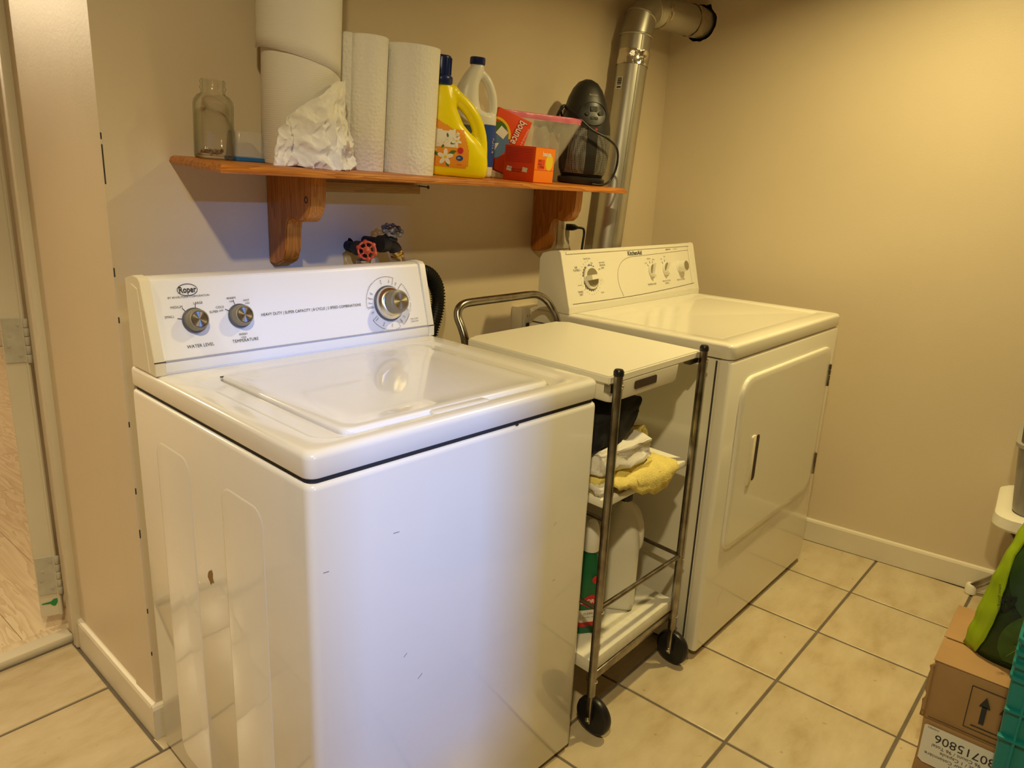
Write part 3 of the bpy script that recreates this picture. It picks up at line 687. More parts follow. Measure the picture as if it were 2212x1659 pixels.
for D, an in ((D2, (140, 105, 70)), (D3, (130, 95))):
    for a in an:
        r_ = math.radians(a); line2(D[0] + .024 * math.cos(r_), D[1] + .024 * math.sin(r_), D[0] + .033 * math.cos(r_), D[1] + .033 * math.sin(r_), .0022, prn)
for s, D, x, y in (('LOW', D2, -.034, .026), ('MEDIUM', D2, -.012, .040), ('HIGH', D2, .018, .036), ('OFF', D3, -.024, .034), ('ON', D3, .0, .042)): text(s, .0062, D[0] + x, D[1] + y, prn)
stuff(obj('control_text', put(prn, DMX), 'inkg', con2, smooth=False))
def dknob(D, r, hgt, rot, parent):
    k = obj('knob', lathe([(r, 0), (r, .004), (r * .94, .007), (r * .9, .0075)], 36), 'enamel_d', parent); k.matrix_local = DMX @ Matrix.Translation((D[0], D[1], 0)) @ Matrix.Rotation(rot, 4, 'Z')
    # finger bar between two scooped sides
    bar = loft([[Vector((x * r * (1.0 - .12 * z), y, .006 + z * hgt)) for x, y in ((-.95, -.0075), (1.0, -.0060), (1.06, 0), (1.0, .0060), (-.95, .0075))] for z in (0, .55, .9, 1)])
    obj('finger_bar', bar, 'enamel_d', k, ang=40)
    for s in (1, -1):
        b2 = flat([(r * .74 * math.cos(a), s * (.0078 + (r * .80 - .0078) * math.sin(a))) for a in [math.pi * q / 12 for q in range(13)]], z=.0088); obj('scoop', b2, 'knob', k, smooth=False)
    return k
dknob(D1, .036, .022, math.radians(2), con2); dknob(D2, .024, .013, math.radians(62), con2); dknob(D3, .024, .013, math.radians(50), con2)
k = obj('start_button', lathe([(.0225, 0), (.0225, .003), (.0200, .004), (.0195, .026), (.0185, .028)], 36), 'enamel_d', con2); k.matrix_local = DMX @ Matrix.Translation((D4[0], D4[1], 0))
obj('button_face', lathe([(.0175, .0275), (.0170, .0284), (.0001, .0286)], 32), 'knob', k)
# door
def doorloop(ins, y):
    pts2 = []
    spec = [(.752, .82, .05), (.078, .82, .06), (.083, .312, .035), (.752, .312, .075)]
    cor = [Vector((x, z)) for x, z, r in spec]; c_ = Vector((.41, .57))
    for i in range(4):
        p, q, s = cor[i - 1], cor[i], cor[(i + 1) % 4]; r_ = spec[i][2]
        a = q + (p - q).normalized() * r_; e = q + (s - q).normalized() * r_
        for k in range(8):
            t = k / 7; v = (1 - t) ** 2 * a + 2 * t * (1 - t) * q + t * t * e
            d = (c_ - v); v = v + Vector((math.copysign(min(abs(d.x), ins), d.x), math.copysign(min(abs(d.y), ins), d.y)))
            pts2.append(Vector((v.x, y, v.y)))
    return pts2
obj('door_seam', loft([doorloop(-.0035, -DD - .0006), doorloop(-.0035, -DD - .0018)]), 'slot', dr, smooth=False)
dd_ = obj('door', loft([doorloop(0, -DD), doorloop(0, -DD - .006), doorloop(.0015, -DD - .009), doorloop(.005, -DD - .0105), doorloop(.02, -DD - .0105)]), 'enamel_d', dr, ang=50)
hb = loft([[Vector((p.x, y, p.y)) for p in rr(.174 + i, .200 - i, .487 + i, .638 - i, .006, 0)] for y, i in ((-DD - .010, 0), (-DD - .0135, 0), (-DD - .0150, .003))])
hh = obj('handle', hb, 'plasticc', dd_, ang=40)
hb = loft([[Vector((p.x, y, p.y)) for p in rr(.205, .229, .495, .634, .011, 0)] for y in (-DD - .0104, -DD - .0112)]); obj('handle_recess', hb, 'slot', dd_)
for z0, z1, x in ((.681, .757, .7345), (.366, .444, .7485)):
    h = obj('hinge', box(.752 - .006, .752 + .006, -DD - .0125, -DD - .0005, z0, z1, .002), 'tube', dd_)
    for k in range(4): obj('hinge_knuckle', lathe([(.0045, z0 + (z1 - z0) * (k + .06) / 4), (.0045, z0 + (z1 - z0) * (k + .94) / 4)], 12, mx=Matrix.Translation((.752, -DD - .0125, 0))), 'tube', h)
b = line2(.1135, .1335, .117, .1605, .0016); line2(.117, .1605, .137, .1690, .0016, b); obj('scratch', put(b, frame((0, -DD - .001, 0), (1, 0, 0), (0, 0, 1)), .0012), 'labelw', dr)

# ------------------------------------------------------------------ trolley
ct = thing('kitchen_trolley', 'narrow wheeled trolley with a cream top and chrome tubes between washer and dryer', 'trolley', (.697, -.787, 0), (0, 0, -.022))
CW, CDp = .386, .486
SHR = Matrix.Identity(4); SHR[0][1] = .070       # trolley meshes sheared along x so the legs fit their image coordinates
for i, x in enumerate((0, CW)):
    lg = obj('leg', tube([(x, 0, .118), (x, 0, .912)], .0105, 16), 'tube', ct)
    obj('end_cap', lathe([(.0108, .908), (.0118, .910), (.0118, .918), (.009, .9225), (.0001, .9235)], 18, mx=Matrix.Translation((x, 0, 0))), 'black', lg)
    for z in (.886, .345 if i == 0 else .335, .158): obj('bolt', lathe([(.0045, 0), (.0045, .001), (.003, .003), (.0001, .0034)], 12, mx=frame((x + .004, -.0095, z), (1, 0, 0), (0, 0, 1))), 'chrome', lg)
    fk = obj('fork', loft([[Vector((p.x, p.y, z)) for p in rr(x - .007, x + .005, -.007, .007, .003, 0)] for z in (.042, .05, .12)]), 'tube', lg)
    obj('axle_bolt', lathe([(.006, 0), (.0058, .002), (.003, .0035), (.0001, .0036)], 14, mx=frame((x - .0065, 0, .052), (0, 0, 1), (0, 1, 0))), 'chrome', lg)
    wmx = frame((x + .021, 0, .049), (0, 1, 0), (0, 0, 1))
    wh = obj('wheel', lathe([(.014, -.013), (.036, -.011), (.041, -.012), (.047, -.009), (.049, -.004), (.049, .004), (.047, .009), (.041, .012), (.036, .009), (.014, .012)], 40, mx=wmx), 'black', ct)
# rear legs joined by the push handle
rear = [(0, CDp, .02), (0, CDp, .45), (0, CDp, .80), (0, CDp, .86), (0, CDp + .002, .895), (0, CDp + .016, .925), (0, CDp + .032, .950), (.008, CDp + .038, .970), (.030, CDp + .040, .981), (.08, CDp + .040, .983), (.19, CDp + .040, .983), (CW - .095, CDp + .040, .983), (CW - .055, CDp + .040, .979), (CW - .022, CDp + .034, .963), (CW - .006, CDp + .022, .938), (CW, CDp + .006, .908), (CW, CDp, .87), (CW, CDp, .80), (CW, CDp, .45), (CW, CDp, .02)]
obj('handle_frame', tube(smooth_path(rear, 4), .0108, 16), 'tube', ct)
for x in (0, CW): obj('foot', lathe([(.013, 0), (.013, .02), (.0115, .025)], 16, mx=Matrix.Translation((x, CDp, 0))), 'black', ct)
cz = [(-.013, .013), (CW + .010, .013), (CW + .010, CDp - .035), (CW - .02, CDp - .005), (.03, CDp - .005), (-.013, CDp - .022)]
tb = obj('table_top', prism(cz, .8865, .9055, 'Z', bev=.003), 'board', ct, ang=40)
obj('drawer_bracket', box(-.008, .02, .012, .03, .868, .8868), 'tube', ct); obj('drawer_bracket', box(CW - .045, CW + .002, .012, .03, .876, .8868), 'tube', ct)
dw_ = obj('drawer', loft([rr(.000, .283, .016, CDp - .03, .014, .8445), rr(-.004, .292, .014, CDp - .03, .016, .850), rr(-.006, .297, .013, CDp - .03, .016, .8865)]), 'board', ct, ang=50)
b = loft([[Vector((p.x, y, p.y)) for p in rr(.088, .182, .860, .8790, .005, 0)] for y in (.0125, .0105)]); obj('finger_slot', b, 'slot', dw_, smooth=False)
obj('shelf', box(-.006, CW - .012, .004, CDp - .005, .602, .6205, .003), 'board', ct)
obj('shelf', box(.0, CW + .0, .006, CDp - .005, .172, .2065, .003), 'shelfw', ct)
obj('cross_bar', box(.0, CW, .003, .018, .148, .1705, .002), 'tube', ct)
obj('guard_rail', tube([(0, 0, .350), (CW, 0, .342)], .0062, 12), 'tube', ct)
obj('guard_rail', tube([(0, .0, .350), (0, CDp, .350)], .0055, 12), 'tube', ct)
obj('guard_rail', tube([(CW, .0, .342), (CW, CDp, .350)], .0055, 12), 'tube', ct)
for o in [q_ for q_ in COL.objects if q_.parent == ct or (q_.parent and q_.parent.parent == ct)]: o.data.transform(SHR)
CM = Matrix.Translation(ct.location) @ Matrix.Rotation(-.022, 4, 'Z') @ SHR
def cart(x, y, z): return CM @ Vector((x, y, z))

# laundry on the middle shelf
def folded(sx, sy, sz, amp, scale, seed, r=.012, bend=0, mx=None):
    b = box(-sx / 2, sx / 2, -sy / 2, sy / 2, 0, sz, r, 2); subdiv(b, 5); bmesh.ops.triangulate(b, faces=[f for f in b.faces if len(f.verts) > 4])
    lump(b, amp, scale, seed)
    for v in b.verts: v.co.z = max(v.co.z, 0.0005)
    if mx is not None: bmesh.ops.transform(b, matrix=mx, verts=b.verts)
    return b
yt = thing('yellow_towel', 'crumpled yellow terry towel hanging over the trolley middle shelf edge', 'towel', cart(.118, .105, .621), (0, 0, -.086))
b = folded(.23, .19, .040, .012, 16, 2, mx=Matrix.Translation((0, .01, 0)))
obj('folded_body', b, 'towel', yt, ang=180)
b = folded(.15, .15, .060, .016, 20, 5, mx=Matrix.Translation((.075, .03, .030)) @ Matrix.Rotation(.4, 4, 'Z') @ Matrix.Rotation(-.15, 4, 'Y')); obj('upper_fold', b, 'towel', yt, ang=180)
# hanging corner : strip that folds over the shelf edge
g = []
for i in range(13):
    t = i / 12; row = []
    for j in range(15):
        u = j / 14; y = .02 - .135 * t; z = .030 - .010 * t
        x = -.10 + .24 * u + .02 * t
        if t > .72: z -= (t - .72) * .20 * (1 - abs(u - .62) * 1.6 if abs(u - .62) < .6 else 0); y = .02 - .135 * .8 - .022
        z += .012 * noise.noise(Vector((u * 7, t * 6, 3))); y += .007 * noise.noise(Vector((u * 9, t * 9, 9)))
        row.append(Vector((x, y, max(z, .001 if t < .72 else -1))))
    g.append(row)
b = loft(g, False, False, closed=False); hang = obj('hanging_corner', b, 'towel', yt, ang=180)
sd = hang.modifiers.new('s', 'SOLIDIFY'); sd.thickness = .009; sd.offset = 1
b = put(rect2(-.012, .012, -.006, .006), frame((.072, -.1115, .014), (1, 0, 0), (0, .2, 1)), .004); obj('woven_label', b, 'orangey', yt)
wc = thing('white_cloth', 'white cloth bunched between the black garment and the yellow towel', 'cloth', cart(.100, .095, .668), (0, 0, -.086))
b = folded(.21, .16, .055, .022, 14, 11); obj('bunched_cloth', b, 'clothw', wc, ang=180)
bc = thing('black_garment', 'black garment heaped on top of the laundry pile under the trolley drawer', 'garment', cart(.10, .13, .716), (0, 0, -.086))
b = folded(.25, .20, .085, .022, 9, 21, r=.02)
for v in b.verts:
    k_ = max(0, min(1, (v.co.x + .02) / .14)); v.co.z = v.co.z * (1 - .45 * k_) + .045 * k_; v.co.y *= 1 - .35 * k_; v.co.x += .03 * noise.noise(v.co * 9)
obj('heaped_cloth', b, 'clothb', bc, ang=180)
wr = thing('white_rag', 'dirty white rag at the left edge of the trolley middle shelf', 'rag', cart(.018, .07, .621), (0, 0, -.086)); obj('rag_body', folded(.05, .10, .03, .010, 30, 31), 'clothw', wr, ang=180)

# jug and cleaner bottle on the lower shelf
jp = cart(.255, .110, .2075)
jg = thing('plastic_jug', 'tall milky white jug with a black cap on the trolley bottom shelf', 'jug', jp, (0, 0, .55)); jg.scale = (.88, .88, 1.09)
b = loft([rr(-.048, .048, -.048, .048, .02, 0), rr(-.052, .052, -.052, .052, .022, .01), rr(-.052, .052, -.052, .052, .022, .165), rr(-.048, .048, -.048, .048, .025, .19), rr(-.036, .036, -.036, .036, .03, .235), rr(-.020, .020, -.020, .020, .02, .262), rr(-.0165, .0165, -.0165, .0165, .0165, .270), rr(-.0165, .0165, -.0165, .0165, .0165, .282)])
tube(smooth_path([(.0, -.012, .262), (.0, -.034, .250), (.0, -.050, .215), (.0, -.053, .175), (.0, -.048, .155)], 5), .0115, 12, b)
b = remesh(b, .0035, 8); body = b.copy(); obj('jug_body', b, 'jug', jg, ang=180)
obj('cap', lathe([(.0195, .276), (.0205, .278), (.0205, .296), (.018, .299), (.0001, .2995)], 24), 'black', jg)
cp_ = cart(.095, .100, .2075)
cb = thing('cleaner_bottle', 'green cleaner bottle with a white top behind the trolley left leg', 'bottle', cp_, (0, 0, -.6))
b = loft([rr(-.034, .034, -.024, .024, .018, 0), rr(-.038, .038, -.027, .027, .02, .008), rr(-.038, .038, -.027, .027, .02, .11), rr(-.035, .035, -.025, .025, .02, .14), rr(-.026, .026, -.020, .020, .018, .185), rr(-.016, .016, -.016, .016, .015, .215), rr(-.0145, .0145, -.0145, .0145, .0145, .222)])
obj('bottle_body', b, 'greenb', cb, ang=60)
obj('cap', lathe([(.020, .2205), (.021, .224), (.020, .262), (.016, .285), (.010, .297), (.0001, .298)], 24), 'whitep', cb)
b = loft([rr(-.0385, .0385, -.0275, .0275, .02, .030), rr(-.0385, .0385, -.0275, .0275, .02, .068)], False, False); obj('lower_label', b, 'labelw', cb)
b = loft([rr(-.0388, .0388, -.0278, .0278, .02, .022), rr(-.0388, .0388, -.0278, .0278, .02, .034)], False, False); obj('red_stripe', b, 'redp', cb)
fm = frame((0, -.0275, 0), (1, 0, 0), (0, 0, 1))
obj('brand_diamond', put(flat([(-.038, .092), (.0, .072), (.034, .092), (.0, .112)]), fm, .0006), 'redp', cb, smooth=False)
obj('brand_text', put(text('CLOROX', .015, .0, .092, bold=.0003, sx=.95), fm, .0010), 'whitei', cb, smooth=False)
b = text('CLEAN-UP', .008, 0, .058); text('CLEANER + BLEACH', .0045, 0, .048, b); obj('label_text', put(b, fm, .0012), 'ink', cb, smooth=False)
obj('round_seal', put(flat([(.010 + .011 * math.cos(a), .150 + .011 * math.sin(a)) for a in [2 * math.pi * k / 24 for k in range(24)]]), frame((0, -.0245, 0), (1, 0, 0), (0, 0, 1)), .002), 'redp', cb, smooth=False)
yb = thing('yellow_bottle', 'slim yellow bottle mostly hidden behind the trolley left leg', 'bottle', cart(.135, .165, .2075), (0, 0, .2))
obj('bottle_body', lathe([(.022, 0), (.025, .004), (.025, .12), (.020, .15), (.010, .175), (.010, .185)], 24), 'yellow', yb); obj('cap', lathe([(.012, .183), (.012, .205), (.008, .215), (.0001, .216)], 20), 'whitep', yb)

# ------------------------------------------------------------------ wall shelf
SX0, SX1, SD = .139, 1.488, .235
TXr, TYr = .057, .0087
def zs(x, y, top=True): return 1.2965 - .0087 * (x - .139) + .057 * (y + .04) + (.016 if top else 0)
SHM = Matrix.Translation((.139, YW, 1.2965)) @ Matrix.Rotation(TYr, 4, 'Y') @ Matrix.Rotation(TXr, 4, 'X')
sh = thing('wall_shelf', 'orange-stained pine wall shelf on two curved brackets, sagging forward', 'shelf', (.139, YW, 1.2965))
top = [(0, 0), (1.345, 0), (1.359, -.236), (-.0245, -.236)]
b = bmesh.new()
prof = [(0, 0), (.0025, .001), (.004, .004), (.004, .0065), (.0025, .0085), (.0025, .010), (.0, .0135), (-.006, .016)]   # edge moulding: outward offset, height
loops = []
for off, z in prof:
    loops.append([Vector((0 - off, 0, z)), Vector((1.345 + off, 0, z)), Vector((1.359 + off, -.236 - off, z)), Vector((-.0245 - off, -.236 - off, z))])
b = loft(loops)
o = obj('board', b, 'pine', sh, ang=25); o.rotation_euler = (TXr, TYr, 0)
def bracket(x, m):
    pf = [(0, 0), (0, -.183), (-.006, -.186), (-.040, -.186), (-.068, -.176), (-.082, -.152), (-.086, -.120), (-.090, -.100), (-.100, -.088), (-.118, -.086), (-.145, -.092), (-.168, -.090), (-.186, -.078), (-.198, -.058), (-.202, -.030), (-.203, 0)]
    pf = [(y * .82, z * 1.07) for y, z in pf]
    up = [pf[0]]
    for (y, z) in pf[1:]: up.append((y, z))
    z0 = zs(x, YW, False)
    poly = [(YW + y, (zs(x, YW + y, False) - .0005) if k in (0, len(pf) - 1) else z0 - .010 + z) for k, (y, z) in enumerate(pf)]
    return prism([(y - YW, z - 1.2965) for y, z in poly], x - .139 , x - .139 + .042, bev=.009)
o1 = obj('bracket', bracket(.352, 'pinev'), 'pinev', sh, ang=50)
obj('bracket', bracket(1.322, 'pinev'), 'pinev', sh, ang=50)
obj('bracket_knot', put(ring2(0, 0, .005, .006, .0028, n=20), frame((.352 - .139, -.150, -.062), (0, -1, 0), (0, 0, 1)), .0006), 'slot', o1)
obj('batten', box(.40 - .139, .806 - .139, -.019, 0, 1.2485 - 1.2965, 1.2715 - 1.2965, .001), 'batten', sh)
nl = tube([(.800 - .139, -.010, -.026), (.803 - .139, -.052, -.029)], .0016, 8); lathe([(.0045, 0), (.0045, .001), (.0001, .002)], 12, nl, frame((.803 - .139, -.052, -.029), (1, 0, 0), (0, .1, 1)))
obj('nail', nl, 'slot', sh)
obj('shelf_stain', flat([(.770 - .139 + .07 * math.cos(a), -.2405 if math.sin(a) < 0 else -.2405) for a in (0, 1)] + [(.70, -.2405)]) if False else loft([[Vector((x, -.2412, .001)) for x in (.615, .755)], [Vector((x, -.2412, .0125)) for x in (.600, .775)]], False, False, closed=False), 'slot', sh, rot=(TXr, TYr, 0)) if False else None
def on_shelf(name, label, cat, x, y, rz=0, group=None):
    o = thing(name, label, cat, (x, y, zs(x, y) + .0004), (0, 0, 0), group)
    o.rotation_euler = (Matrix.Rotation(TYr, 3, 'Y') @ Matrix.Rotation(TXr, 3, 'X') @ Matrix.Rotation(rz, 3, 'Z')).to_euler()
    return o
# glass jar
def sq(hw, r, z): return rr(-hw, hw, -hw, hw, r, z, 5)
j = on_shelf('glass_jar', 'clear square glass jar without lid holding a few screws, left end of shelf', 'jar', .2005, -.097, -.25)
out = [sq(.030, .012, 0), sq(.0335, .013, .004), sq(.0335, .013, .104), sq(.032, .014, .112), sq(.027, .016, .120), sq(.0225, .0225, .124)]
neck = [(.0225, .128), (.0225, .131), (.0248, .133), (.0248, .1355), (.0225, .138), (.0225, .142), (.0240, .144), (.0240, .1465), (.0225, .148), (.0215, .1500)]
out += [sq(r, r, z) for r, z in neck]
inn = [sq(r, r, z) for r, z in ((.0200, .1500), (.0195, .146), (.0195, .126))] + [sq(.0240, .014, .119), sq(.0295, .012, .110), sq(.0308, .011, .103), sq(.0308, .011, .009), sq(.028, .010, .0065)]
obj('jar_glass', loft(out + inn), 'glass', j, ang=60)
for k in range(9):
    q = Matrix.Translation((random.uniform(-.014, .014), random.uniform(-.014, .014), .0105 + .003 * (k // 3) + .001)) @ Matrix.Rotation(random.uniform(0, 6.28), 4, 'Z') @ Matrix.Rotation(math.radians(88) + random.uniform(-.1, .12), 4, 'Y')
    b = lathe([(.0001, -.012), (.0016, -.009), (.0017, .009), (.0042, .0105), (.0042, .0125), (.0001, .0130)], 10)
    s_ = obj('screw', b, 'screw', None); s_.matrix_world = Matrix.Translation(j.location) @ j.rotation_euler.to_matrix().to_4x4() @ q
    tag(s_, 'small zinc screw lying at the bottom of the glass jar', 'screw', 'screws in the glass jar')
tbx = on_shelf('plastic_tub', 'upturned clear plastic tub standing on its blue lid beside the jar', 'tub', .272, -.092, 0)
obj('blue_lid', loft([rr(-.033, .033, -.026, .026, .006, 0), rr(-.034, .034, -.027, .027, .006, .001), rr(-.034, .034, -.027, .027, .006, .007), rr(-.032, .032, -.025, .025, .006, .008)]), 'blued', tbx)
obj('clear_body', loft([rr(-.032, .032, -.025, .025, .007, .008), rr(-.029, .029, -.023, .023, .007, .055), rr(-.027, .027, -.021, .021, .006, .059)], cap0=False), 'clearp', tbx)

# big paper roll
pr_ = on_shelf('paper_roll', 'tall thick white paper roll reaching out of the top of the picture', 'paper roll', .381, -.130)
obj('wound_paper', lathe([(.0790, 0), (.0808, .003), (.0808, .455), (.079, .458), (.022, .458)], 56), 'roll', pr_, ang=40)
obj('core', lathe([(.022, .4585), (.019, .4585), (.019, .30)], 24, cap0=False), 'cardboard', pr_)
g = []
for i in range(41):
    a = math.radians(150 + 205 * i / 40); col = []
    t = i / 40
    low = .225 - .055 * max(0, (t - .12)) ** 1.4 / .8
    rad = .0815 + .010 * (1 - t) ** 3
    for k in range(10):
        z = low + (.459 - low) * k / 9; col.append(Vector((rad * math.cos(a), rad * math.sin(a), z + .001 * noise.noise(Vector((t * 9, 0, 1))))))
    g.append(col)
lw = obj('loose_wrap', loft(g, False, False, closed=False), 'roll', pr_, ang=180); lw.modifiers.new('s', 'SOLIDIFY').thickness = .0012
# crumpled tissue in front of the roll
tsx = thing('crumpled_tissue', 'crumpled sheet of white tissue paper leaning on the tall paper roll', 'tissue', (0, 0, 0)); 
tsx.location = (.366, -.222, zs(.366, -.222) + .0004); tsx.rotation_euler = (TXr, TYr, 0)
g = []
NU, NV = 90, 80
for i in range(NU + 1):
    u = i / NU; col = []
    for k in range(NV + 1):
        v = k / NV
        z = .178 * v
        # outline of the sheet: wide at the base, apex high on the right
        xl = -.104 + .022 * v + .125 * v ** 2.2; xr_ = .104 - .036 * v + .008 * math.sin(v * 7)
        x = xl + (xr_ - xl) * u
        # keep on the roll surface, bulging out near the base
        dx = (x + .366) - .380; base_y = -.130 - math.sqrt(max(.0845 ** 2 - dx * dx, .0002)) + .222
        bul = .010 + .022 * math.sin(math.pi * u) * (1 - v) ** 1.2
        if abs(dx) > .070: base_y = min(base_y, .040)
        q = Vector((x * 24, z * 20, 2.0)); q2 = Vector((x * 60, z * 50, 5))
        cr = (1 - abs(noise.noise(q)) * 2.4) * .012 + (1 - abs(noise.noise(q2)) * 2.4) * .0055 + (1 - abs(noise.noise(q2 * 2.1)) * 2) * .0018
        y = base_y - bul - cr * (.4 + .9 * (1 - v)) 
        if k == 0: z = .0 + .006 * max(0, noise.noise(Vector((u * 7, 0, 4))))
        y = max(y, -.050 + .03 * v)
        col.append(Vector((x, y, z + .004 * noise.noise(Vector((u * 9, v * 9, 7))) * (v > 0) * (v < 1) + (.010 * noise.noise(Vector((u * 5, 3, 2))) if k == NV else 0))))
    g.append(col)
ti = obj('sheet', loft(g, False, False, closed=False), 'tissue', tsx, ang=35); ti.modifiers.new('s', 'SOLIDIFY').thickness = .0007

# two kitchen rolls
k1 = on_shelf('kitchen_roll', 'slim kitchen paper roll with a loose flap, next to the tall roll', 'kitchen roll', .532, -.165)
obj('wound_paper', lathe([(.041, 0), (.0418, .002), (.0418, .282), (.040, .284), (.019, .284)], 44), 'towelp', k1, ang=40)
obj('core', lathe([(.019, .2845), (.0175, .2845), (.0175, .2)], 20, cap0=False), 'cardboard', k1)
g = []
for i in range(26):
    t = i / 25
    p = Vector((-.0425, .006, 0)).lerp(Vector((-.060, .052, 0)), t) + Vector((-.002 * math.sin(3 * t), 0, 0))
    lo = .001; hi = .284 + .002 * math.sin(t * 6)
    col = []
    for k in range(20):
        v = k / 19; z = lo + (hi - lo) * v
        col.append(Vector((p.x + (.030 * (1 - v) ** 2) * t, p.y - .012 * (1 - v) * t, z)))
    g.append(col)
fp = obj('loose_flap', loft(g, False, False, closed=False), 'towelp', k1, ang=180); fp.modifiers.new('s', 'SOLIDIFY').thickness = .001
k2 = on_shelf('kitchen_roll', 'thick embossed kitchen paper roll beside the yellow detergent bottle', 'kitchen roll', .641, -.184)
g = []
for i in range(73):   # spiral so the sheet end shows as a step
    t = i / 72; a = math.radians(-150 + 360 * t); rad = .0655 - .0024 * t
    g.append([Vector((rad * math.cos(a), rad * math.sin(a), z)) for z in (0, .002, .07, .14, .21, .278, .280)])
b = loft(g, False, False, closed=False)
a_ = lathe([(.0610, .0), (.0625, .001), (.0620, .2785), (.061, .2795), (.019, .2795)], 44, b)
obj('wound_paper', b, 'towelp', k2, ang=40)
obj('core', lathe([(.019, .280), (.0175, .280), (.0175, .2)], 20, cap0=False), 'cardboard', k2)

# yellow detergent bottle
db = on_shelf('detergent_bottle', 'yellow detergent bottle with a navy cap and an orange flower label', 'bottle', .800, -.186, -.62)
b = bmesh.new()
def ell(hx, hy, z, cx=0, n=28, p=2.6):
    pts2 = []
    for k in range(n):
        a = 2 * math.pi * k / n; c, s_ = math.cos(a), math.sin(a)
        pts2.append(Vector((cx + hx * math.copysign(abs(c) ** (2 / p), c), hy * math.copysign(abs(s_) ** (2 / p), s_), z)))
    return pts2
loft([ell(.080, .036, 0, 0), ell(.086, .040, .008), ell(.088, .042, .03), ell(.086, .042, .055, -.001), ell(.074, .041, .085, -.012), ell(.050, .039, .125, -.032), ell(.038, .036, .165, -.042), ell(.036, .033, .185, -.043), ell(.030, .028, .205, -.046), ell(.027, .026, .216, -.047)], bm=b)
tube(smooth_path([(-.040, 0, .207), (-.014, 0, .196), (.020, 0, .172), (.046, 0, .142), (.062, 0, .104), (.068, 0, .062), (.066, 0, .035)], 6), [.021] * 7 + [.0175] * 30, 14, b)
b = remesh(b, .0034, 7); dbody = b.copy()
obj('bottle_body', b, 'yellow', db, ang=180)
cp2 = obj('cap', lathe([(.0285, .214), (.030, .216), (.030, .232), (.0285, .234), (.0245, .236), (.0240, .276), (.0225, .280), (.0200, .2815)], 36, mx=Matrix.Translation((-.047, 0, 0))), 'navy', db, ang=40)
b = bmesh.new()
for k in range(20):
    a = 2 * math.pi * k / 20; box(-.047 + .0243 * math.cos(a) - .0012, -.047 + .0243 * math.cos(a) + .0012, .0243 * math.sin(a) - .0012, .0243 * math.sin(a) + .0012, .238, .276, bm=b)
obj('cap_ribs', b, 'navy', cp2)
def decal(name, bm2, mname, parent, target, zoff, scale=None):
    bmesh.ops.transform(bm2, matrix=frame((0, 0, 0), (1, 0, 0), (0, 0, 1)), verts=bm2.verts)
    project(bm2, target, (0, 1, 0), zoff); return obj(name, bm2, mname, parent, smooth=False)
def gridpoly(x0, x1, y0, y1, nx, ny, keep):
    b = bmesh.new(); vs = {}
    for i in range(nx + 1):
        for k in range(ny + 1): vs[i, k] = b.verts.new((x0 + (x1 - x0) * i / nx, y0 + (y1 - y0) * k / ny, 0))
    for i in range(nx):
        for k in range(ny):
            if keep(x0 + (x1 - x0) * (i + .5) / nx, y0 + (y1 - y0) * (k + .5) / ny): b.faces.new((vs[i, k], vs[i + 1, k], vs[i + 1, k + 1], vs[i, k + 1]))
    bmesh.ops.delete(b, geom=[v for v in b.verts if not v.link_faces], context='VERTS'); return b
decal('orange_label', gridpoly(-.078, .032, .022, .140, 40, 40, lambda x, y: (y < .030 + .11 or 1) and x < .030 - .30 * max(0, y - .062) - .00 and (x < .024 or y > .028) and not (y > .112 and x > -.012 - (y - .112) * 2)), 'orangey', db, dbody, .0006)
decal('printed_cloth', gridpoly(-.076, .006, .070, .128, 30, 20, lambda x, y: y < .118 + .12 * x + .006 * math.sin(x * 60) and x < .002 - .25 * (y - .07)), 'whitei', db, dbody, .0010)
fb = bmesh.new(); gb = bmesh.new(); cb_ = bmesh.new()
def flower(cx, cy, r, a0=0):
    for k in range(5):
        a = a0 + 2 * math.pi * k / 5
        flat([(cx + r * (.55 * math.cos(a) + .48 * math.cos(t) * math.cos(a) - .26 * math.sin(t) * math.sin(a)), cy + r * (.55 * math.sin(a) + .48 * math.cos(t) * math.sin(a) + .26 * math.sin(t) * math.cos(a))) for t in [2 * math.pi * q / 10 for q in range(10)]], fb)
    flat([(cx + r * .2 * math.cos(t), cy + r * .2 * math.sin(t)) for t in [2 * math.pi * q / 10 for q in range(10)]], cb_)
def leaf(cx, cy, l, a): flat([(cx + l * (u * math.cos(a) - w_ * math.sin(a)), cy + l * (u * math.sin(a) + w_ * math.cos(a))) for u, w_ in ((0, 0), (.3, .2), (.6, .22), (1, 0), (.6, -.22), (.3, -.2))], gb)
flower(-.030, .046, .020, .3); flower(-.004, .086, .013, 1); flower(-.002, .102, .006, .4); flower(-.036, .080, .009, .2); flower(-.050, .076, .008, 0); flower(-.028, .088, .007, .9); flower(-.060, .066, .010, .6)
leaf(-.022, .056, .020, .3); leaf(-.044, .050, .018, 2.9); leaf(-.028, .036, .016, -1.0); leaf(-.020, .078, .016, .4); leaf(-.034, .078, .014, 4.2); leaf(-.056, .062, .016, 3.6); leaf(-.026, .092, .012, 1.8)
decal('printed_leaves', gb, 'greenp', db, dbody, .0014); decal('printed_flowers', fb, 'whitei', db, dbody, .0018); decal('flower_centres', cb_, 'yellowp', db, dbody, .0022)
decal('round_badge', flat([(.007 + .0075 * (1 + .12 * math.cos(9 * t)) * math.cos(t), .064 + .0075 * (1 + .12 * math.cos(9 * t)) * math.sin(t)) for t in [2 * math.pi * q / 40 for q in range(40)]]), 'redp', db, dbody, .0014)
decal('round_badge', flat([(.006 + .009 * math.cos(t), .046 + .0065 * math.sin(t)) for t in [2 * math.pi * q / 28 for q in range(28)]]), 'bluep', db, dbody, .0014)
b = text('64', .007, .004, .046); decal('badge_text', b, 'whitei', db, dbody, .002)
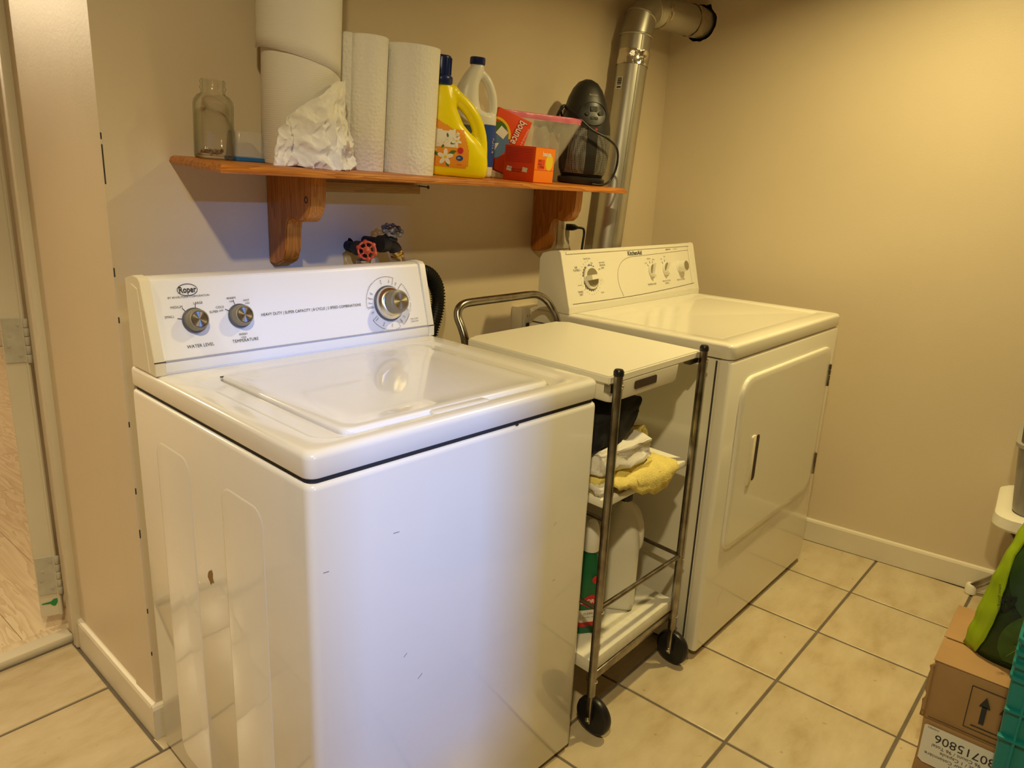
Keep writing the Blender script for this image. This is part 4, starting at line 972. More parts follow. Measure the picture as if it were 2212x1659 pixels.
b = text('4.43 L', .0055, .007, .030); text('TM', .004, -.058, .038, b); decal('volume_text', b, 'redp', db, dbody, .002)

# bleach bottle
bl = on_shelf('bleach_bottle', 'white bleach bottle with a blue cap behind the yellow detergent', 'bottle', .950, -.102, -.72)
b = bmesh.new()
loft([ell(.058, .040, 0), ell(.062, .044, .006), ell(.063, .045, .03), ell(.063, .045, .145), ell(.0625, .044, .160), ell(.040, .042, .175, -.022), ell(.034, .040, .200, -.024), ell(.028, .035, .235, -.020), ell(.0235, .028, .262, -.010), ell(.0185, .0195, .282, 0), ell(.0165, .0165, .290, 0)], bm=b)
tube(smooth_path([(.004, 0, .272), (.028, 0, .252), (.044, 0, .222), (.051, 0, .190), (.050, 0, .165), (.044, 0, .145)], 6), .0125, 14, b)
b = remesh(b, .0032, 7); bbody = b.copy()
obj('bottle_body', b, 'whitep', bl, ang=180)
c_ = obj('cap', lathe([(.0195, .287), (.0208, .289), (.0208, .303), (.019, .3055), (.0001, .306)], 30), 'navy', bl)
obj('label_band', loft([ell(.0640, .0460, .030), ell(.0640, .0460, .138)], False, False), 'bluep', bl, ang=180)
decal('label_picture', gridpoly(-.050, .026, .042, .138, 10, 10, lambda x, y: True), 'whitei', bl, bbody, .0022)
decal('printed_sky', gridpoly(-.046, .022, .092, .132, 10, 6, lambda x, y: True), 'skyp', bl, bbody, .0026)
b = text('BLEACH', .011, 0, 0, rot=math.pi / 2); bmesh.ops.translate(b, verts=b.verts, vec=(.058, .085, 0)); decal('label_text', b, 'whitei', bl, bbody, .003)

# dryer-sheet cartons
c1 = on_shelf('dryer_sheet_carton', 'orange dryer-sheet carton standing at the shelf front edge', 'carton', 1.083, -.204, -.02)
obj('carton_body', box(-.044, .044, -.056, .056, 0, .094, .0015), 'orange', c1)
obj('front_panel', put(rect2(-.0425, .0425, .0015, .0925), frame((0, -.056, 0), (1, 0, 0), (0, 0, 1)), .0004), 'orangel', c1, smooth=False)
fmc = frame((0, -.056, 0), (1, 0, 0), (0, 0, 1))
obj('tear_line', put(line2(-.042, .034, .042, .034, .0012), fmc, .0007), 'redp', c1, smooth=False)
obj('brand_text', put(text('bounce', .017, .006, .077, bold=.0005, sx=.7), fmc, .0010), 'whitei', c1, smooth=False)
obj('yellow_glow_print', put(flat([(.020 + .016 * math.cos(t), .056 + .022 * math.sin(t)) for t in [2 * math.pi * q / 24 for q in range(24)]]), fmc, .0006), 'yellowp', c1, smooth=False)
b = rect2(-.030, .000, .037, .062); obj('info_panel', put(b, fmc, .0007), 'orange', c1, smooth=False)
b = text('105', .008, -.022, .058); text('sheets', .006, -.020, .050, b); text('Pulling', .0075, -.012, .043, b); obj('info_text', put(b, fmc, .0010), 'ink', c1, smooth=False)
fml = frame((-.044, 0, 0), (0, -1, 0), (0, 0, 1)); b = bmesh.new()
for k in range(9): rect2(-.050, .048, .050 + k * .0044, .0515 + k * .0044, b)
obj('small_print', put(b, fml, .0004), 'redp', c1, smooth=False)
b = bmesh.new(); 
for x in (-.034, .024): flat([(x - .010, .026), (x + .008, .024), (x + .010, .036), (x - .008, .038)], b)
obj('sheet_icons', put(b, fml, .0006), 'labelw', c1, smooth=False)
b = text('FABRIC SOFTENER', .005, -.006, .030); text('DRYER SHEETS', .005, -.006, .024, b); text('x 105', .006, -.034, .032, b); obj('icon_text', put(b, fml, .0009), 'ink', c1, smooth=False)
c2 = on_shelf('dryer_sheet_carton', 'orange dryer-sheet carton tilted inside the clear zip bag', 'carton', 1.060, -.097, -.50)
tl = Matrix.Translation((0, 0, .0145)) @ Matrix.Rotation(math.radians(17), 4, 'Y') @ Matrix.Translation((0, 0, .006))
obj('carton_body', box(-.058, .050, -.018, .018, 0, .162, .0015, mx=tl), 'orange', c2)
fc2 = tl @ frame((0, -.018, 0), (1, 0, 0), (0, 0, 1))
obj('meadow_print', put(flat([(-.057, .03), (-.012, .03), (.010, .07), (-.010, .118), (-.040, .128), (-.057, .120)]), fc2, .0004), 'skyp', c2, smooth=False)
obj('hill_print', put(flat([(-.057, .085), (-.030, .100), (-.012, .122), (-.040, .128), (-.057, .120)]), fc2, .0006), 'greenp', c2, smooth=False)
b = bmesh.new(); ring2(-.046, .085, .048, .048, .007, 10, 105, 20, b); obj('sun_arc_print', put(b, fc2, .0007), 'yellowp', c2, smooth=False)
b = bmesh.new(); flat([(-.044, .094), (-.016, .086), (-.008, .108), (-.034, .118)], b); flat([(-.056, .048), (-.030, .040), (-.024, .072), (-.050, .060)], b); obj('sheet_print', put(b, fc2, .0008), 'whitei', c2, smooth=False)
b = text('bounce', .034, 0, 0, bold=.0026, sx=.68); bmesh.ops.transform(b, matrix=Matrix.Translation((.020, .120, 0)) @ Matrix.Rotation(math.radians(-96), 4, 'Z'), verts=b.verts); obj('brand_outline', put(b, fc2, .0008), 'redp', c2, smooth=False)
b = text('bounce', .034, 0, 0, bold=.0005, sx=.68); bmesh.ops.transform(b, matrix=Matrix.Translation((.020, .120, 0)) @ Matrix.Rotation(math.radians(-96), 4, 'Z'), verts=b.verts); obj('brand_text', put(b, fc2, .0012), 'whitei', c2, smooth=False)
b = text('WRINKLES & STATIC', .008, 0, 0); bmesh.ops.transform(b, matrix=Matrix.Translation((.042, .105, 0)) @ Matrix.Rotation(math.radians(-96), 4, 'Z'), verts=b.verts); obj('slogan_text', put(b, fc2, .0012), 'whitei', c2, smooth=False)
# clear zip bag around it : closed pouch
zb = on_shelf('zip_bag', 'clear zip bag with a pink seal standing behind the orange carton', 'bag', 1.188, -.138, -.38)
def bagring(z, t, x0=-.135, x1=.135):
    pts2 = []; nn = 28
    for k in range(nn + 1):
        u = k / nn; x = x0 + (x1 - x0) * u; pts2.append(Vector((x, -t * math.sin(math.pi * u) ** .6 + .004 * noise.noise(Vector((x * 40, z * 40, 1))), z)))
    for k in range(nn - 1, 0, -1):
        u = k / nn; x = x0 + (x1 - x0) * u; pts2.append(Vector((x, t * math.sin(math.pi * u) ** .6 + .004 * noise.noise(Vector((x * 40, z * 40, 9))), z)))
    return pts2
L = [bagring(.002 + .172 * k / 14, .030 * (1 - (k / 14) ** 2 * .85) + .002, -.110 - .015 * k / 14, .025 + .125 * (k / 14) ** .8) for k in range(15)]
obj('bag_film', loft(L, False, False), 'bag', zb, ang=180)
L = [bagring(.173, .0045, -.126, .151), bagring(.186, .006, -.127, .153), bagring(.190, .003, -.126, .151)]
obj('pink_zip', loft(L, False, True), 'bagpink', zb, ang=180)
g = [[Vector((x, -.012 + .006 * noise.noise(Vector((x * 60, z * 30, 2))), z)) for z in [.02 + .15 * k / 10 for k in range(11)]] for x in [-.02 + .06 * i / 10 for i in range(11)]]
ins = tag(obj('bag_shadow_sheet', loft(g, False, False, closed=False), film_mat('grey_bag_shadow', (.30, .30, .27), .75, .5), zb), '', ''); del ins['label']; del ins['category']  # grey sheet stands in for the shadow inside the bag

# heater
ht = on_shelf('space_heater', 'black ceramic tower heater with grilles, leaning near the duct', 'heater', 1.412, -.158, -.62); ht.scale = (1.10, 1.10, 1.10)
def hring(z, hx, hy, cy=0): return ell(hx, hy, z, 0, 40, 2.3) if not cy else [Vector((p.x, p.y + cy, p.z)) for p in ell(hx, hy, z, 0, 40, 2.3)]
obj('base', loft([ell(.062, .050, 0, 0, 36, 3), ell(.066, .054, .004, 0, 36, 3), ell(.066, .054, .016, 0, 36, 3), ell(.052, .042, .024, 0, 36, 3)]), 'heater', ht, ang=50)
hs = [(.022, .060, .048, .0), (.04, .068, .053, .0), (.08, .073, .056, .002), (.12, .074, .056, .006), (.16, .072, .055, .012), (.20, .065, .051, .019), (.235, .054, .044, .025), (.26, .042, .035, .029), (.277, .028, .024, .031), (.286, .010, .010, .032)]
hbm = loft([hring(z, a, c, y) for z, a, c, y in hs]); hb2 = hbm.copy()
obj('shell', hbm, 'heater', ht, ang=180)
def hdecal(name, bm2, m, off):
    bmesh.ops.transform(bm2, matrix=frame((0, 0, 0), (1, 0, 0), (0, 0, 1)), verts=bm2.verts); project(bm2, hb2, (0, 1, 0), off); return obj(name, bm2, m, ht, ang=180)
hdecal('grille', gridpoly(-.062, -.012, .03, .170, 18, 40, lambda x, y: y < .165 - .35 * (x + .062)), 'grille', .0015)
hdecal('grille', gridpoly(.018, .070, .03, .140, 18, 40, lambda x, y: True), 'grille', .0015)
pan = bmesh.new(); flat([(.004 + .040 * math.cos(t), .195 + .030 * math.sin(t)) for t in [2 * math.pi * q / 40 for q in range(40)]], pan); bmesh.ops.poke(pan, faces=pan.faces)
cpan = hdecal('control_panel', pan, 'black', .0022)
b = ring2(.004, .195, .041, .031, .003, n=40); hdecal('panel_rim', b, 'heater', .004)
b = bmesh.new()
for x, y in ((-.016, .192), (.022, .196)): flat([(x + .006 * math.cos(t), y + .005 * math.sin(t)) for t in [2 * math.pi * q / 14 for q in range(14)]], b)
rect2(-.006, .014, .200, .213, b); rect2(-.006, .004, .178, .185, b); rect2(.006, .016, .178, .185, b); hdecal('buttons', b, 'blackm', .0034)
b = text('+', .008, .022, .196); text('o', .007, -.016, .192, b); text('LO', .004, -.001, .1815, b); text('HI', .004, .011, .1815, b); text('::', .006, .030, .152, b); hdecal('button_text', b, 'inkg', .0042)
hdecal('maker_text', text('BIONAIRE', .006, .004, .243), 'dustm', .0018)
hdecal('centre_strip', gridpoly(-.012, .018, .03, .160, 8, 30, lambda x, y: True), 'heater', .0030)
hdecal('power_light', flat([(.012 + .004 * math.cos(t), .152 + .003 * math.sin(t)) for t in [2 * math.pi * q / 12 for q in range(12)]]), 'redp', .004)
cord = smooth_path([(-.050, .045, .150), (-.075, .030, .200), (-.072, -.010, .205), (-.050, -.055, .180), (-.010, -.066, .150), (.040, -.070, .130), (.080, -.052, .105), (.090, -.040, .060), (.075, -.045, .020), (.045, -.060, .0045), (.01, -.066, .004)], 6)
obj('power_cord', tube(cord, .0032, 8), 'black', ht, ang=180)
obj('cord_loop', tube(smooth_path([(-.052, .045, .10), (-.085, .02, .13), (-.095, -.005, .17), (-.080, -.01, .205), (-.055, .02, .20)], 6), .0045, 8), 'black', ht, ang=180)
obj('rear_knob', lathe([(.020, 0), (.020, .02), (.016, .026), (.0001, .027)], 24, mx=Matrix.Translation((-.070, .028, .15)) @ Matrix.Rotation(-1.3, 4, 'Y')), 'heater', ht)

# ------------------------------------------------------------------ vent duct
du = thing('vent_duct', 'galvanised dryer vent pipe rising to an elbow into the right wall', 'duct', (1.640, -.108, .80))
O = Vector(du.location)
def dloc(p): return Vector(p) - O
PR = .0535
pa, pb = Vector((1.640, -.108, .80)), Vector((1.754, -.110, 1.790)); ax = (pb - pa)
obj('vertical_pipe', tube([dloc(pa), dloc(pa + ax * .3), dloc(pa + ax * .6), dloc(pb)], PR, 40, cap=False), 'galv', du, ang=180)
obj('pipe_seam', tube([dloc(pa + Vector((-.030, -.0447, 0))), dloc(pb + Vector((-.030, -.0447, 0)))], .0012, 6), 'galv', du)
hole = Vector((2.127, -.153, 1.894)); 
e1 = pb; e4 = Vector((1.868, -.122, 1.888))
gore = [e1, Vector((1.772, -.111, 1.835)), Vector((1.812, -.115, 1.872)), e4]
for k, (p, q) in enumerate(zip(gore, gore[1:])):
    pass
def ring_at(c, nrm, r, n=40):
    nrm = Vector(nrm).normalized(); u = Vector((0, 1, 0)); u = (u - nrm * u.dot(nrm)).normalized(); v = nrm.cross(u)
    return [c + (u * math.cos(t) + v * math.sin(t)) * r for t in [2 * math.pi * i / n for i in range(n)]]
dirs = [(ax.normalized()), (Vector((.45, -.02, .85))), (Vector((.85, -.08, .5))), (hole - e4).normalized()]
cs = [pb, pb + Vector((.020, 0, .060)), pb + Vector((.064, -.004, .098)), e4]
for k in range(3):
    a, c = cs[k], cs[k + 1]
    obj('elbow_segment', loft([[dloc(p) for p in ring_at(a, dirs[k], PR + .0012)], [dloc(p) for p in ring_at(c, dirs[k + 1], PR + .0012)]], False, False), 'galv', du, ang=180)
    obj('elbow_bead', loft([[dloc(p) for p in ring_at(a + Vector(dirs[k]).normalized() * o_, dirs[k], PR + r_)] for o_, r_ in ((-.004, .001), (-.002, .0035), (.002, .0035), (.004, .001))], False, False), 'galv', du, ang=180)
end = e4 + (hole - e4) * 1.12
hd = (hole - e4).normalized()
obj('horizontal_pipe', loft([[dloc(p) for p in ring_at(e4 + (end - e4) * t, hd, PR)] for t in (0, .5, 1)], False, False), 'galv', du, ang=180)
def tape(c, dr_, wdt, name='foil_band', m='foil', amp=.0012):
    d_ = Vector(dr_).normalized(); Ls = []
    for k in range(13):
        rg = ring_at(c + d_ * wdt * (k / 12 - .5), d_, PR + .0016, 72)
        Ls.append([dloc(c + d_ * wdt * (k / 12 - .5) + (p - (c + d_ * wdt * (k / 12 - .5))) * (1 + amp / PR * 2 * noise.noise(p * 70))) for p in rg])
    return obj(name, loft(Ls, False, False), m, du, ang=180)
tape(pa + ax * .925, ax, .048); tape(e4 + hd * .010, hd, .022, m='foild'); tape(e4 + hd * .215, hd, .05, m='foild')
# sticker
vd = (Vector((-.604, -1.561, 1.6)) - Vector((1.74, -.11, 1.63))).normalized(); vd.z = 0
sv = Matrix.Rotation(math.radians(-38), 3, 'Z') @ vd.normalized()
sc_ = pa + ax * .842 + sv * (PR + .0006)
smx = frame(dloc(sc_), Vector((0, 0, 1)).cross(sv), ax)
st = obj('barcode_sticker', put(rect2(-.013, .013, -.020, .020), smx, .0006), 'labelw', du, smooth=False)
b = bmesh.new()
for k in range(9): rect2(-.009, .009, -.006 + k * .0026, -.0048 + k * .0026 + .0006 * (k % 3), b)
rect2(-.009, .009, -.016, -.011, b); obj('barcode', put(b, smx, .0010), 'ink', st, smooth=False)

# ------------------------------------------------------------------ water taps
def handwheel(c, nrm, r, m, parent, spokes=6, name='handle_wheel', lobes=6):
    mx = frame(c, Vector(nrm).orthogonal(), Vector(nrm).cross(Vector(nrm).orthogonal()))
    b = bmesh.new(); pth = [(r * math.cos(t), r * math.sin(t), 0) for t in [2 * math.pi * k / 36 for k in range(37)]]
    tube(pth, .0028, 8, b)
    for k in range(lobes):
        a = 2 * math.pi * k / lobes
        lathe([(.0001, -.006), (.0045, -.004), (.006, 0), (.0045, .004), (.0001, .006)], 10, b, Matrix.Translation((r * math.cos(a), r * math.sin(a), 0)))
        tube([(.2 * r * math.cos(a), .2 * r * math.sin(a), 0), (r * math.cos(a), r * math.sin(a), 0)], .0022, 6, b)
    lathe([(.0001, -.004), (.009, -.004), (.010, 0), (.009, .003), (.004, .004), (.004, .007), (.0001, .007)], 18, b)
    bmesh.ops.transform(b, matrix=mx, verts=b.verts)
    return obj(name, b, m, parent, ang=180)
t1 = thing('water_tap', 'dark water tap with a red handwheel above the washer console', 'tap', (.575, YW, 1.118))
q = Vector(t1.location)
b = tube(smooth_path([Vector((0, .02, 0)), Vector((.0, -.03, -.001)), Vector((.0, -.065, -.003)), Vector((.0, -.085, -.005))], 4), .0125, 14)
lathe([(.0165, -.012), (.0185, -.008), (.0185, .008), (.0165, .012)], 18, b, frame((.0, -.045, -.003), (1, 0, 0), (0, 0, 1)))
obj('supply_pipe', b, 'iron', t1)
b = lathe([(.013, 0), (.017, .006), (.018, .018), (.015, .028), (.010, .032)], 20, mx=frame((-.004, -.074, -.006), (.78, -.62, 0), (0, 0, 1)))
tube([(-.004, -.080, -.006), (-.012, -.086, -.028)], .0135, 12, b)
obj('valve_body', b, 'iron', t1)
handwheel(Vector((-.0290, -.112, -.001)), Vector((-.62, -.78, .10)), .0205, 'red', t1)
obj('valve_stem', tube([(-.012, -.090, -.006), (-.031, -.115, -.001)], .004, 8), 'iron', t1)
hc_ = lathe([(.0165, 0), (.0175, .002), (.0175, .016), (.013, .018), (.013, .019)], 10, mx=Matrix.Translation((-.022, -.090, -.043)))
lathe([(.009, -.03), (.009, 0)], 16, hc_, Matrix.Translation((-.022, -.090, -.043)))
tube([(-.012, -.086, -.020), (-.022, -.090, -.034)], .012, 10, hc_)
obj('hose_coupling', hc_, 'tube', t1)
t2 = thing('water_tap', 'dark water tap with a worn black handwheel and brass hose coupling', 'tap', (.634, YW, 1.128))
b = tube(smooth_path([Vector((-.018, -.085, -.002)), Vector((-.010, -.085, .0)), Vector((.004, -.085, -.002)), Vector((.018, -.086, -.009)), Vector((.026, -.087, -.018))], 4), .0165, 16)
tube([(-.002, .02, 0), (-.004, -.085, 0)], .013, 12, b)
lathe([(.021, -.014), (.0215, 0), (.018, .013)], 16, b, frame((-.012, -.085, 0), (0, 1, 0), (0, 0, 1)))
obj('valve_body', b, 'iron', t2)
obj('bonnet', lathe([(.015, 0), (.019, .003), (.019, .008), (.014, .013), (.007, .015), (.006, .025)], 18, mx=Matrix.Translation((.006, -.086, .008)) @ Matrix.Rotation(.18, 4, 'Y') @ Matrix.Rotation(.2, 4, 'X')), 'iron', t2)
handwheel(Vector((.010, -.092, .033)), Vector((-.15, -.50, .85)), .0235, 'blackw', t2, lobes=9)
bm_ = Matrix.Translation((.025, -.087, -.017)) @ Matrix.Rotation(math.radians(158), 4, 'Y')
b = lathe([(.0125, 0), (.0170, .001), (.0175, .005), (.0145, .007), (.0145, .011), (.0175, .013), (.0175, .018), (.012, .021)], 20, mx=bm_); obj('brass_coupling', b, 'brass', t2)
obj('hose_stub', lathe([(.0088, .020), (.0088, .030), (.0100, .031), (.0100, .036), (.0088, .037), (.0088, .06)], 16, mx=bm_), 'chrome', t2)
# drain hose
dh = thing('drain_hose', 'black corrugated drain hose looping behind the washer console', 'hose', (.79, -.105, .80))
hp = smooth_path([(.745, -.085, .98), (.755, -.085, 1.018), (.782, -.088, 1.042), (.816, -.09, 1.032), (.840, -.092, 1.0), (.846, -.094, .96), (.836, -.096, .92), (.815, -.098, .87), (.79, -.105, .80)], 14)
o_ = Vector(dh.location); rs = [.0172 + .0022 * math.sin(i * 2 * math.pi / 3.2) for i in range(len(hp))]
hp2 = []; 
seg = [hp[0]]
for p in hp[1:]: seg.append(p)
# resample evenly for the corrugation
tot = sum((a - c).length for a, c in zip(seg, seg[1:])); N_ = 240; step = tot / N_; even = [seg[0]]; acc = 0; i0 = 0; cur = seg[0].copy()
idx = 1
while idx < len(seg):
    d = (seg[idx] - cur).length
    if acc + d >= step:
        cur = cur + (seg[idx] - cur).normalized() * (step - acc); even.append(cur.copy()); acc = 0
    else:
        acc += d; cur = seg[idx].copy(); idx += 1
obj('corrugated_tube', tube([p - o_ for p in even], [.0172 + (.0042 if (i % 5) < 2 else 0) for i in range(len(even))], 18), 'hose', dh, ang=60)

# outlets
u1 = thing('wall_outlet', 'wall outlet with a black plug, behind the right shelf bracket', 'outlet', (1.497, YW, 1.133))
obj('cover_plate', loft([[Vector((p.x, y, p.y)) for p in rr(-.036 - 0 + i, .036 - i, -.058 + i, .058 - i, .004, 0)] for y, i in ((0, 0), (-.004, 0), (-.0055, .002))]), 'outlet', u1)
for z in (.024, -.024): obj('socket', loft([[Vector((p.x, y, p.y)) for p in rr(-.016, .016, z - .013, z + .013, .009, 0)] for y in (-.005, -.0068)]), 'outlet', u1)
pg = thing('power_plug', 'black plug and cord in the outlet above the dryer', 'plug', (1.515, YW - .007, 1.150))
b = loft([[Vector((p.x, y, p.y)) for p in rr(-.013 + i, .013 - i, -.011 + i, .011 - i, .005, 0)] for y, i in ((0, 0), (-.022, 0), (-.034, .004), (-.04, .006))])
obj('plug_body', b, 'black', pg)
obj('cord', tube(smooth_path([(.0, -.036, 0), (.016, -.052, -.002), (.028, -.050, -.020), (.030, -.045, -.06), (.028, -.042, -.12), (.02, -.04, -.25)], 6), .0042, 10), 'black', pg, ang=180)
u2 = thing('range_outlet', 'surface-mounted double outlet box low on the wall behind the trolley', 'outlet', (1.300, YW, .855))
obj('box_body', box(-.062, .050, -.045, 0, -.05, .045, .003), 'outlet', u2)
for x in (-.032, .020):
    f = obj('socket_face', box(x - .022, x + .022, -.049, -.044, -.045, .040, .002), 'outlet', u2)
    for s in (-.006, .006): obj('slot', box(x + s - .001, x + s + .001, -.0496, -.0485, .012, .020), 'slot', f)
p2 = thing('power_plug', 'black plug in the low outlet box behind the trolley handle', 'plug', (1.270, YW - .049, .832)); obj('plug_body', box(-.018, .018, -.028, 0, -.02, .018, .005), 'black', p2)
obj('cord', tube(smooth_path([(0, -.02, -.015), (0, -.03, -.06), (.004, -.02, -.15)], 5), .0045, 8), 'black', p2)

# ------------------------------------------------------------------ things at the right edge
def carton(name, label, x0, x1, y0, y1, z0, h, damaged=False):
    o = thing(name, label, 'box', ((x0 + x1) / 2, (y0 + y1) / 2, z0), (0, 0, 0), None)
    hx, hy = (x1 - x0) / 2, (y1 - y0) / 2
    b = box(-hx, hx, -hy, hy, 0, h, .003, 2)
    subdiv(b, 4)
    for v in b.verts:
        v.co += Vector((noise.noise(v.co * 14 + Vector((z0, 2, 0))), noise.noise(v.co * 14 + Vector((5, z0, 0))), 0)) * .0028
    obj('carton_body', b, 'cardboard', o, ang=40)
    return o, hx, hy
b1, hx, hy = carton('cardboard_box', 'lower cardboard box carrying an upside-down white number label', 1.128, 1.43, -1.78, -1.413, .0, .148)
fl_ = frame((-hx, hy, .148), (0, 1, 0), (0, 0, -1))        # upside-down print: x towards +y, y down, normal -x
b = put(flat([(-.215, .008), (-.010, .008), (-.006, .012), (-.006, .100), (-.016, .108), (-.215, .108)]), fl_, .0040); obj('paper_label', b, 'labelw', b1, smooth=False)
def lt(s, size, x, y, bm): text(s, size, x, y, bm, align='LEFT')
b = bmesh.new()
lt('80715806', .030, -.150, .034, b); text('96 Count / 96 Total', .0120, -.125, .0545, b, align='LEFT'); text('1 Pac / 1 Capsule', .0120, -.130, .0675, b, align='LEFT'); text('96 / Fraîcheur Cotonnière', .0120, -.145, .0805, b, align='LEFT'); text('se & Refresh', .0160, -.150, .0940, b, align='LEFT'); text('20496', .0120, -.110, .1040, b, align='LEFT'); text('ENSEMBLE', .005, -.036, .0135, b, align='LEFT')
obj('label_text', put(b, fl_, .0046), 'ink', b1, smooth=False)
b2_, hx, hy = carton('cardboard_box', 'upper cardboard box printed with two this-way-up arrows, under the green bag', 1.130, 1.428, -1.78, -1.411, .1485, .150)
fu = frame((-hx, hy, 0), (0, -1, 0), (0, 0, 1))            # x away to the right, y up, normal -x
b = bmesh.new()
def framebox(x0, x1, y0, y1, t): 
    for a in ((x0, y0, x1, y0), (x1, y0, x1, y1), (x1, y1, x0, y1), (x0, y1, x0, y0)): line2(*a, t, b)
framebox(.078, .190, .024, .128, .0018)
line2(.090, .034, .180, .034, .0024, b)
for cx in (.108, .146):
    rect2(cx - .005, cx + .005, .044, .088, b); flat([(cx - .011, .086), (cx + .011, .086), (cx, .112)], b)
line2(.01, .010, .36, .010, .0016, b)
obj('arrow_print', put(b, fu, .0036), 'ink', b2_, smooth=False)
obj('flap_seam', put(line2(-hx + .115, -hy + .02, -hx + .115, hy - .004, .0022), Matrix.Translation((0, 0, .1502)), .0008), 'slot', b2_, smooth=False)
g = [[Vector((-hx - .001 + .014 * noise.noise(Vector((k * .7, 1, 0))) * (i / 2), hy - .002 + .016 * i / 2 * (0.5 + .5 * noise.noise(Vector((k * .9, 2, 1)))), .004 + .142 * k / 14)) for k in range(15)] for i in range(3)]
fo = obj('torn_edge', loft(g, False, False, closed=False), 'cardboard', b2_, ang=30); fo.modifiers.new('s', 'SOLIDIFY').thickness = .003
obj('top_flap', box(-hx + .118, hx + .004, -hy + .01, hy + .004, .1506, .1536, .001), 'cardboard', b2_)
obj('top_flap', box(-hx - .002, -hx + .112, -hy + .01, hy + .003, .1506, .1532, .001), 'cardboard', b2_)
# soil bag
sb = thing('soil_bag', 'green plastic soil bag with leaf print and lime edge on top of the cardboard box', 'bag', (1.278, -1.615, .3025), (0, 0, 0))
L = []
for k in range(19):
    v = k / 18; z = .40 * v
    hy_ = .162 - .018 * v - .035 * v ** 3; hx_ = .070 * math.sin(math.pi * min(1, .25 + v * .8)) ** .7 + .004 + .02 * (1 - v)
    ring = ell(hx_, hy_, z, .02 * v, 44, 2.8)
    L.append([Vector((p.x + .008 * noise.noise(p * 12), p.y - .030 * v + .004 * noise.noise(p * 20), p.z)) for p in ring])
bgb = loft(L); bgc = bgb.copy(); obj('bag_body', bgb, 'soil', sb, ang=180)
def bag_x(y, z, off=.002):
    h = BAGT.ray_cast(Vector((-1, y, z)), Vector((1, 0, 0))); return h[0].x - off if h[0] is not None else None
BAGT = BVHTree.FromBMesh(bgc)
# lime side gusset standing off the left edge
g = []
for k in range(33):
    v = k / 32; z = .003 + .392 * v; hy_ = .162 - .018 * v - .035 * v ** 3 - .030 * v
    row = []
    for q_ in (0, .25, .5, .75, 1):
        y = hy_ - .020 - .009 * math.sin(v * 7) + (.020 + .009 * math.sin(v * 7) + .008) * q_
        x = bag_x(min(y, hy_ - .012), z, .004); x = -.03 if x is None else x
        row.append(Vector((x + .018 * q_ ** 2 - .004 + .004 * noise.noise(Vector((v * 9, q_ * 2, 1))), y + .003 * noise.noise(Vector((v * 14, 4, q_))), z)))
    g.append(row)
e_ = obj('lime_gusset', loft(g, False, False, closed=False), 'lime', sb, ang=180); e_.modifiers.new('s', 'SOLIDIFY').thickness = .003
def leafpatch(y, z, l, wd, a, m, mv):
    g = []
    for i in range(15):
        u = i / 14; wv = wd * math.sin(math.pi * u ** .8) ** .75; row = []
        for q_ in (-1, -.6, -.2, 0, .2, .6, 1):
            du, dw = (u - .5) * l, q_ * wv
            yy = y + du * math.sin(a) + dw * math.cos(a); zz = z + du * math.cos(a) - dw * math.sin(a)
            x = bag_x(yy, zz, .0035 + .002 * abs(q_)); row.append(Vector((x if x is not None else -.02, yy, zz)))
        g.append(row)
    lf = obj('printed_leaf', loft(g, False, False, closed=False), m, sb, ang=180)
    rib = [r_[3] - Vector((.0012, 0, 0)) for r_ in g[1:-1]]
    obj('leaf_vein', tube(rib, .0009, 6), mv, lf, ang=180)
lv = [mat('leaf_green', (.05, .13, .018), .35, var=.5, vscale=25), mat('leaf_green_light', (.11, .22, .03), .35, var=.5, vscale=25), mat('leaf_green_dark', (.025, .07, .012), .35, var=.4, vscale=25)]
vn = mat('leaf_vein_green', (.20, .34, .08), .4)
for y, z, l, wd, a, k in ((.075, .21, .17, .040, .25, 2), (.045, .10, .19, .045, -.5, 0), (-.005, .25, .20, .055, -.15, 1), (-.01, .12, .18, .045, .45, 0), (.055, .32, .15, .040, .1, 0), (-.06, .19, .19, .05, -.2, 1), (.020, .045, .12, .03, 1.2, 1), (-.05, .06, .15, .04, -.9, 0)): leafpatch(y, z, l, wd, a, lv[k], vn)
fs = frame((bag_x(.105, .15, .012), .105, .15), (.35, -.80, .0), (-.02, .05, 1))
b = text('ES', .040, .0, .0, rot=math.radians(-80), bold=.001); text('indoor potting mix', .009, -.018, .010, b, rot=math.radians(-80))
obj('printed_text', put(b, fs, .004), 'ink', sb, smooth=False)
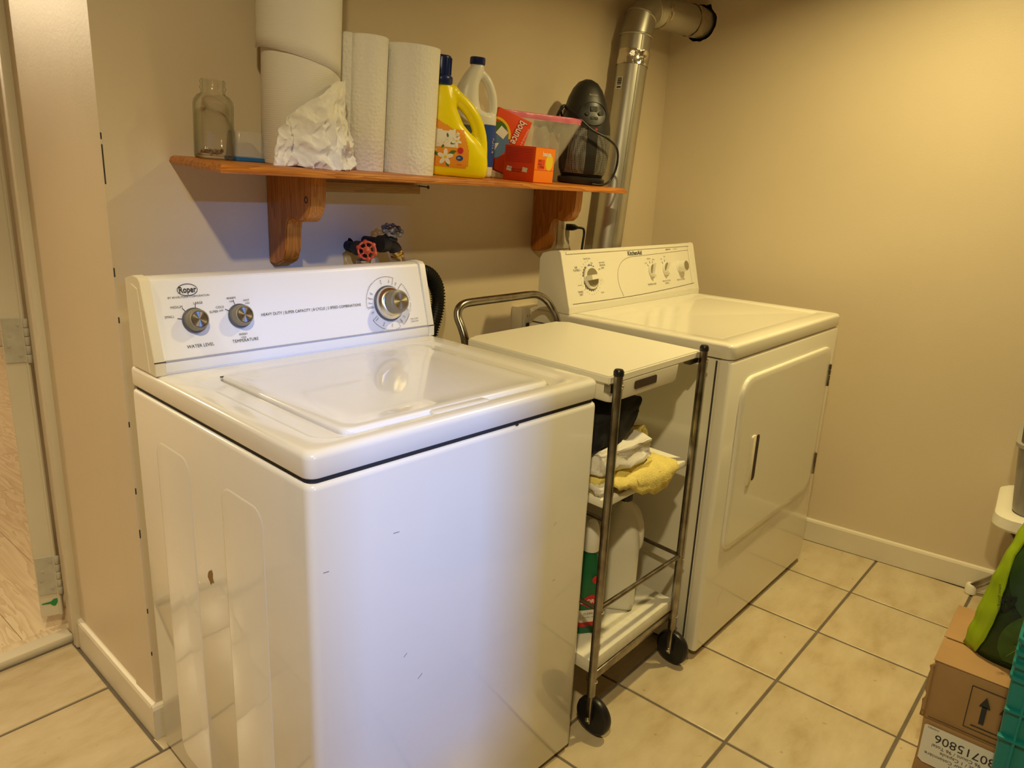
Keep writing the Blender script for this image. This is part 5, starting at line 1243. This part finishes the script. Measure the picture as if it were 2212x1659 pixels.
# teal crate
tc_ = thing('plastic_crate', 'teal plastic crate at the right picture edge in front of the boxes', 'crate', (1.01, -1.745, 0), (0, 0, 0))
b = loft([rr(-.090, .090, -.165, .182, .01, 0), rr(-.100, .100, -.185, .1935, .01, .44), rr(-.100, .100, -.185, .1935, .01, .60), rr(-.092, .092, -.178, .186, .008, .60), rr(-.084, .084, -.160, .172, .008, .012)])
obj('crate_body', b, 'teal', tc_, ang=40)
for z, d in ((.595, .012), (.530, .009), (.505, .008), (.480, .008), (.452, .007)):
    obj('rim_rib', loft([rr(-.100 - d, .100 + d, -.185 - d, .1935 + d * .5, .012, z - .004 + i * .008) for i in (0, 1)] + [rr(-.100, .100, -.185, .1935, .012, z + .004), rr(-.100, .100, -.185, .1935, .012, z - .004)], False, False), 'teal', tc_, ang=30)
for z in (.385, .325, .20): obj('side_rib', box(-.1075, -.095, .085, .192, z - .0025, z + .0025, .001), 'teal', tc_)
for y in (.165, .085, -.02): obj('side_rib', box(-.1065, -.090, y - .0025, y + .0025, .10, .445, .001), 'teal', tc_)
# stool by the right wall with a tub on it
so = thing('folding_stool', 'white plastic folding stool with grey metal legs against the right wall', 'stool', (2.02, -1.585, 0), (0, 0, .0687))
obj('seat', loft([rr(-.17, .16, -.19, .185, .05, .375, 7), rr(-.175, .165, -.195, .190, .055, .382, 7), rr(-.172, .162, -.192, .187, .055, .412, 7), rr(-.160, .150, -.178, .174, .05, .421, 7), rr(-.13, .12, -.15, .146, .04, .421, 7), rr(-.12, .11, -.14, .136, .035, .414, 7)]), 'stool', so, ang=40)
for sx in (-1, 1):
    for sy in (-1, 1):
        lg = obj('leg', tube([(sx * .13, sy * .15, .38), (sx * .14 + (.02 if sx > 0 else 0), -sy * .155 + (.045 if sy < 0 else 0), .024)], .0125, 12), 'tube', so)
        obj('foot_cap', lathe([(.015, 0), (.018, .003), (.018, .030), (.0145, .036)], 16, mx=Matrix.Translation((sx * .14 + (.02 if sx > 0 else 0), -sy * .155 + (.045 if sy < 0 else 0), 0))), 'stool', lg)
gt = thing('storage_tub', 'grey translucent plastic tub standing on the white stool', 'tub', (2.00, -1.60, .4215), (0, 0, .0687))
obj('tub_body', loft([rr(-.12, .12, -.14, .155, .04, 0, 7), rr(-.125, .125, -.145, .162, .045, .006, 7), rr(-.14, .14, -.165, .182, .05, .20, 7), rr(-.148, .148, -.172, .190, .05, .205, 7), rr(-.148, .148, -.172, .190, .05, .215, 7), rr(-.136, .136, -.160, .178, .045, .215, 7), rr(-.120, .120, -.140, .155, .04, .008, 7)]), 'greyp', gt, ang=40)
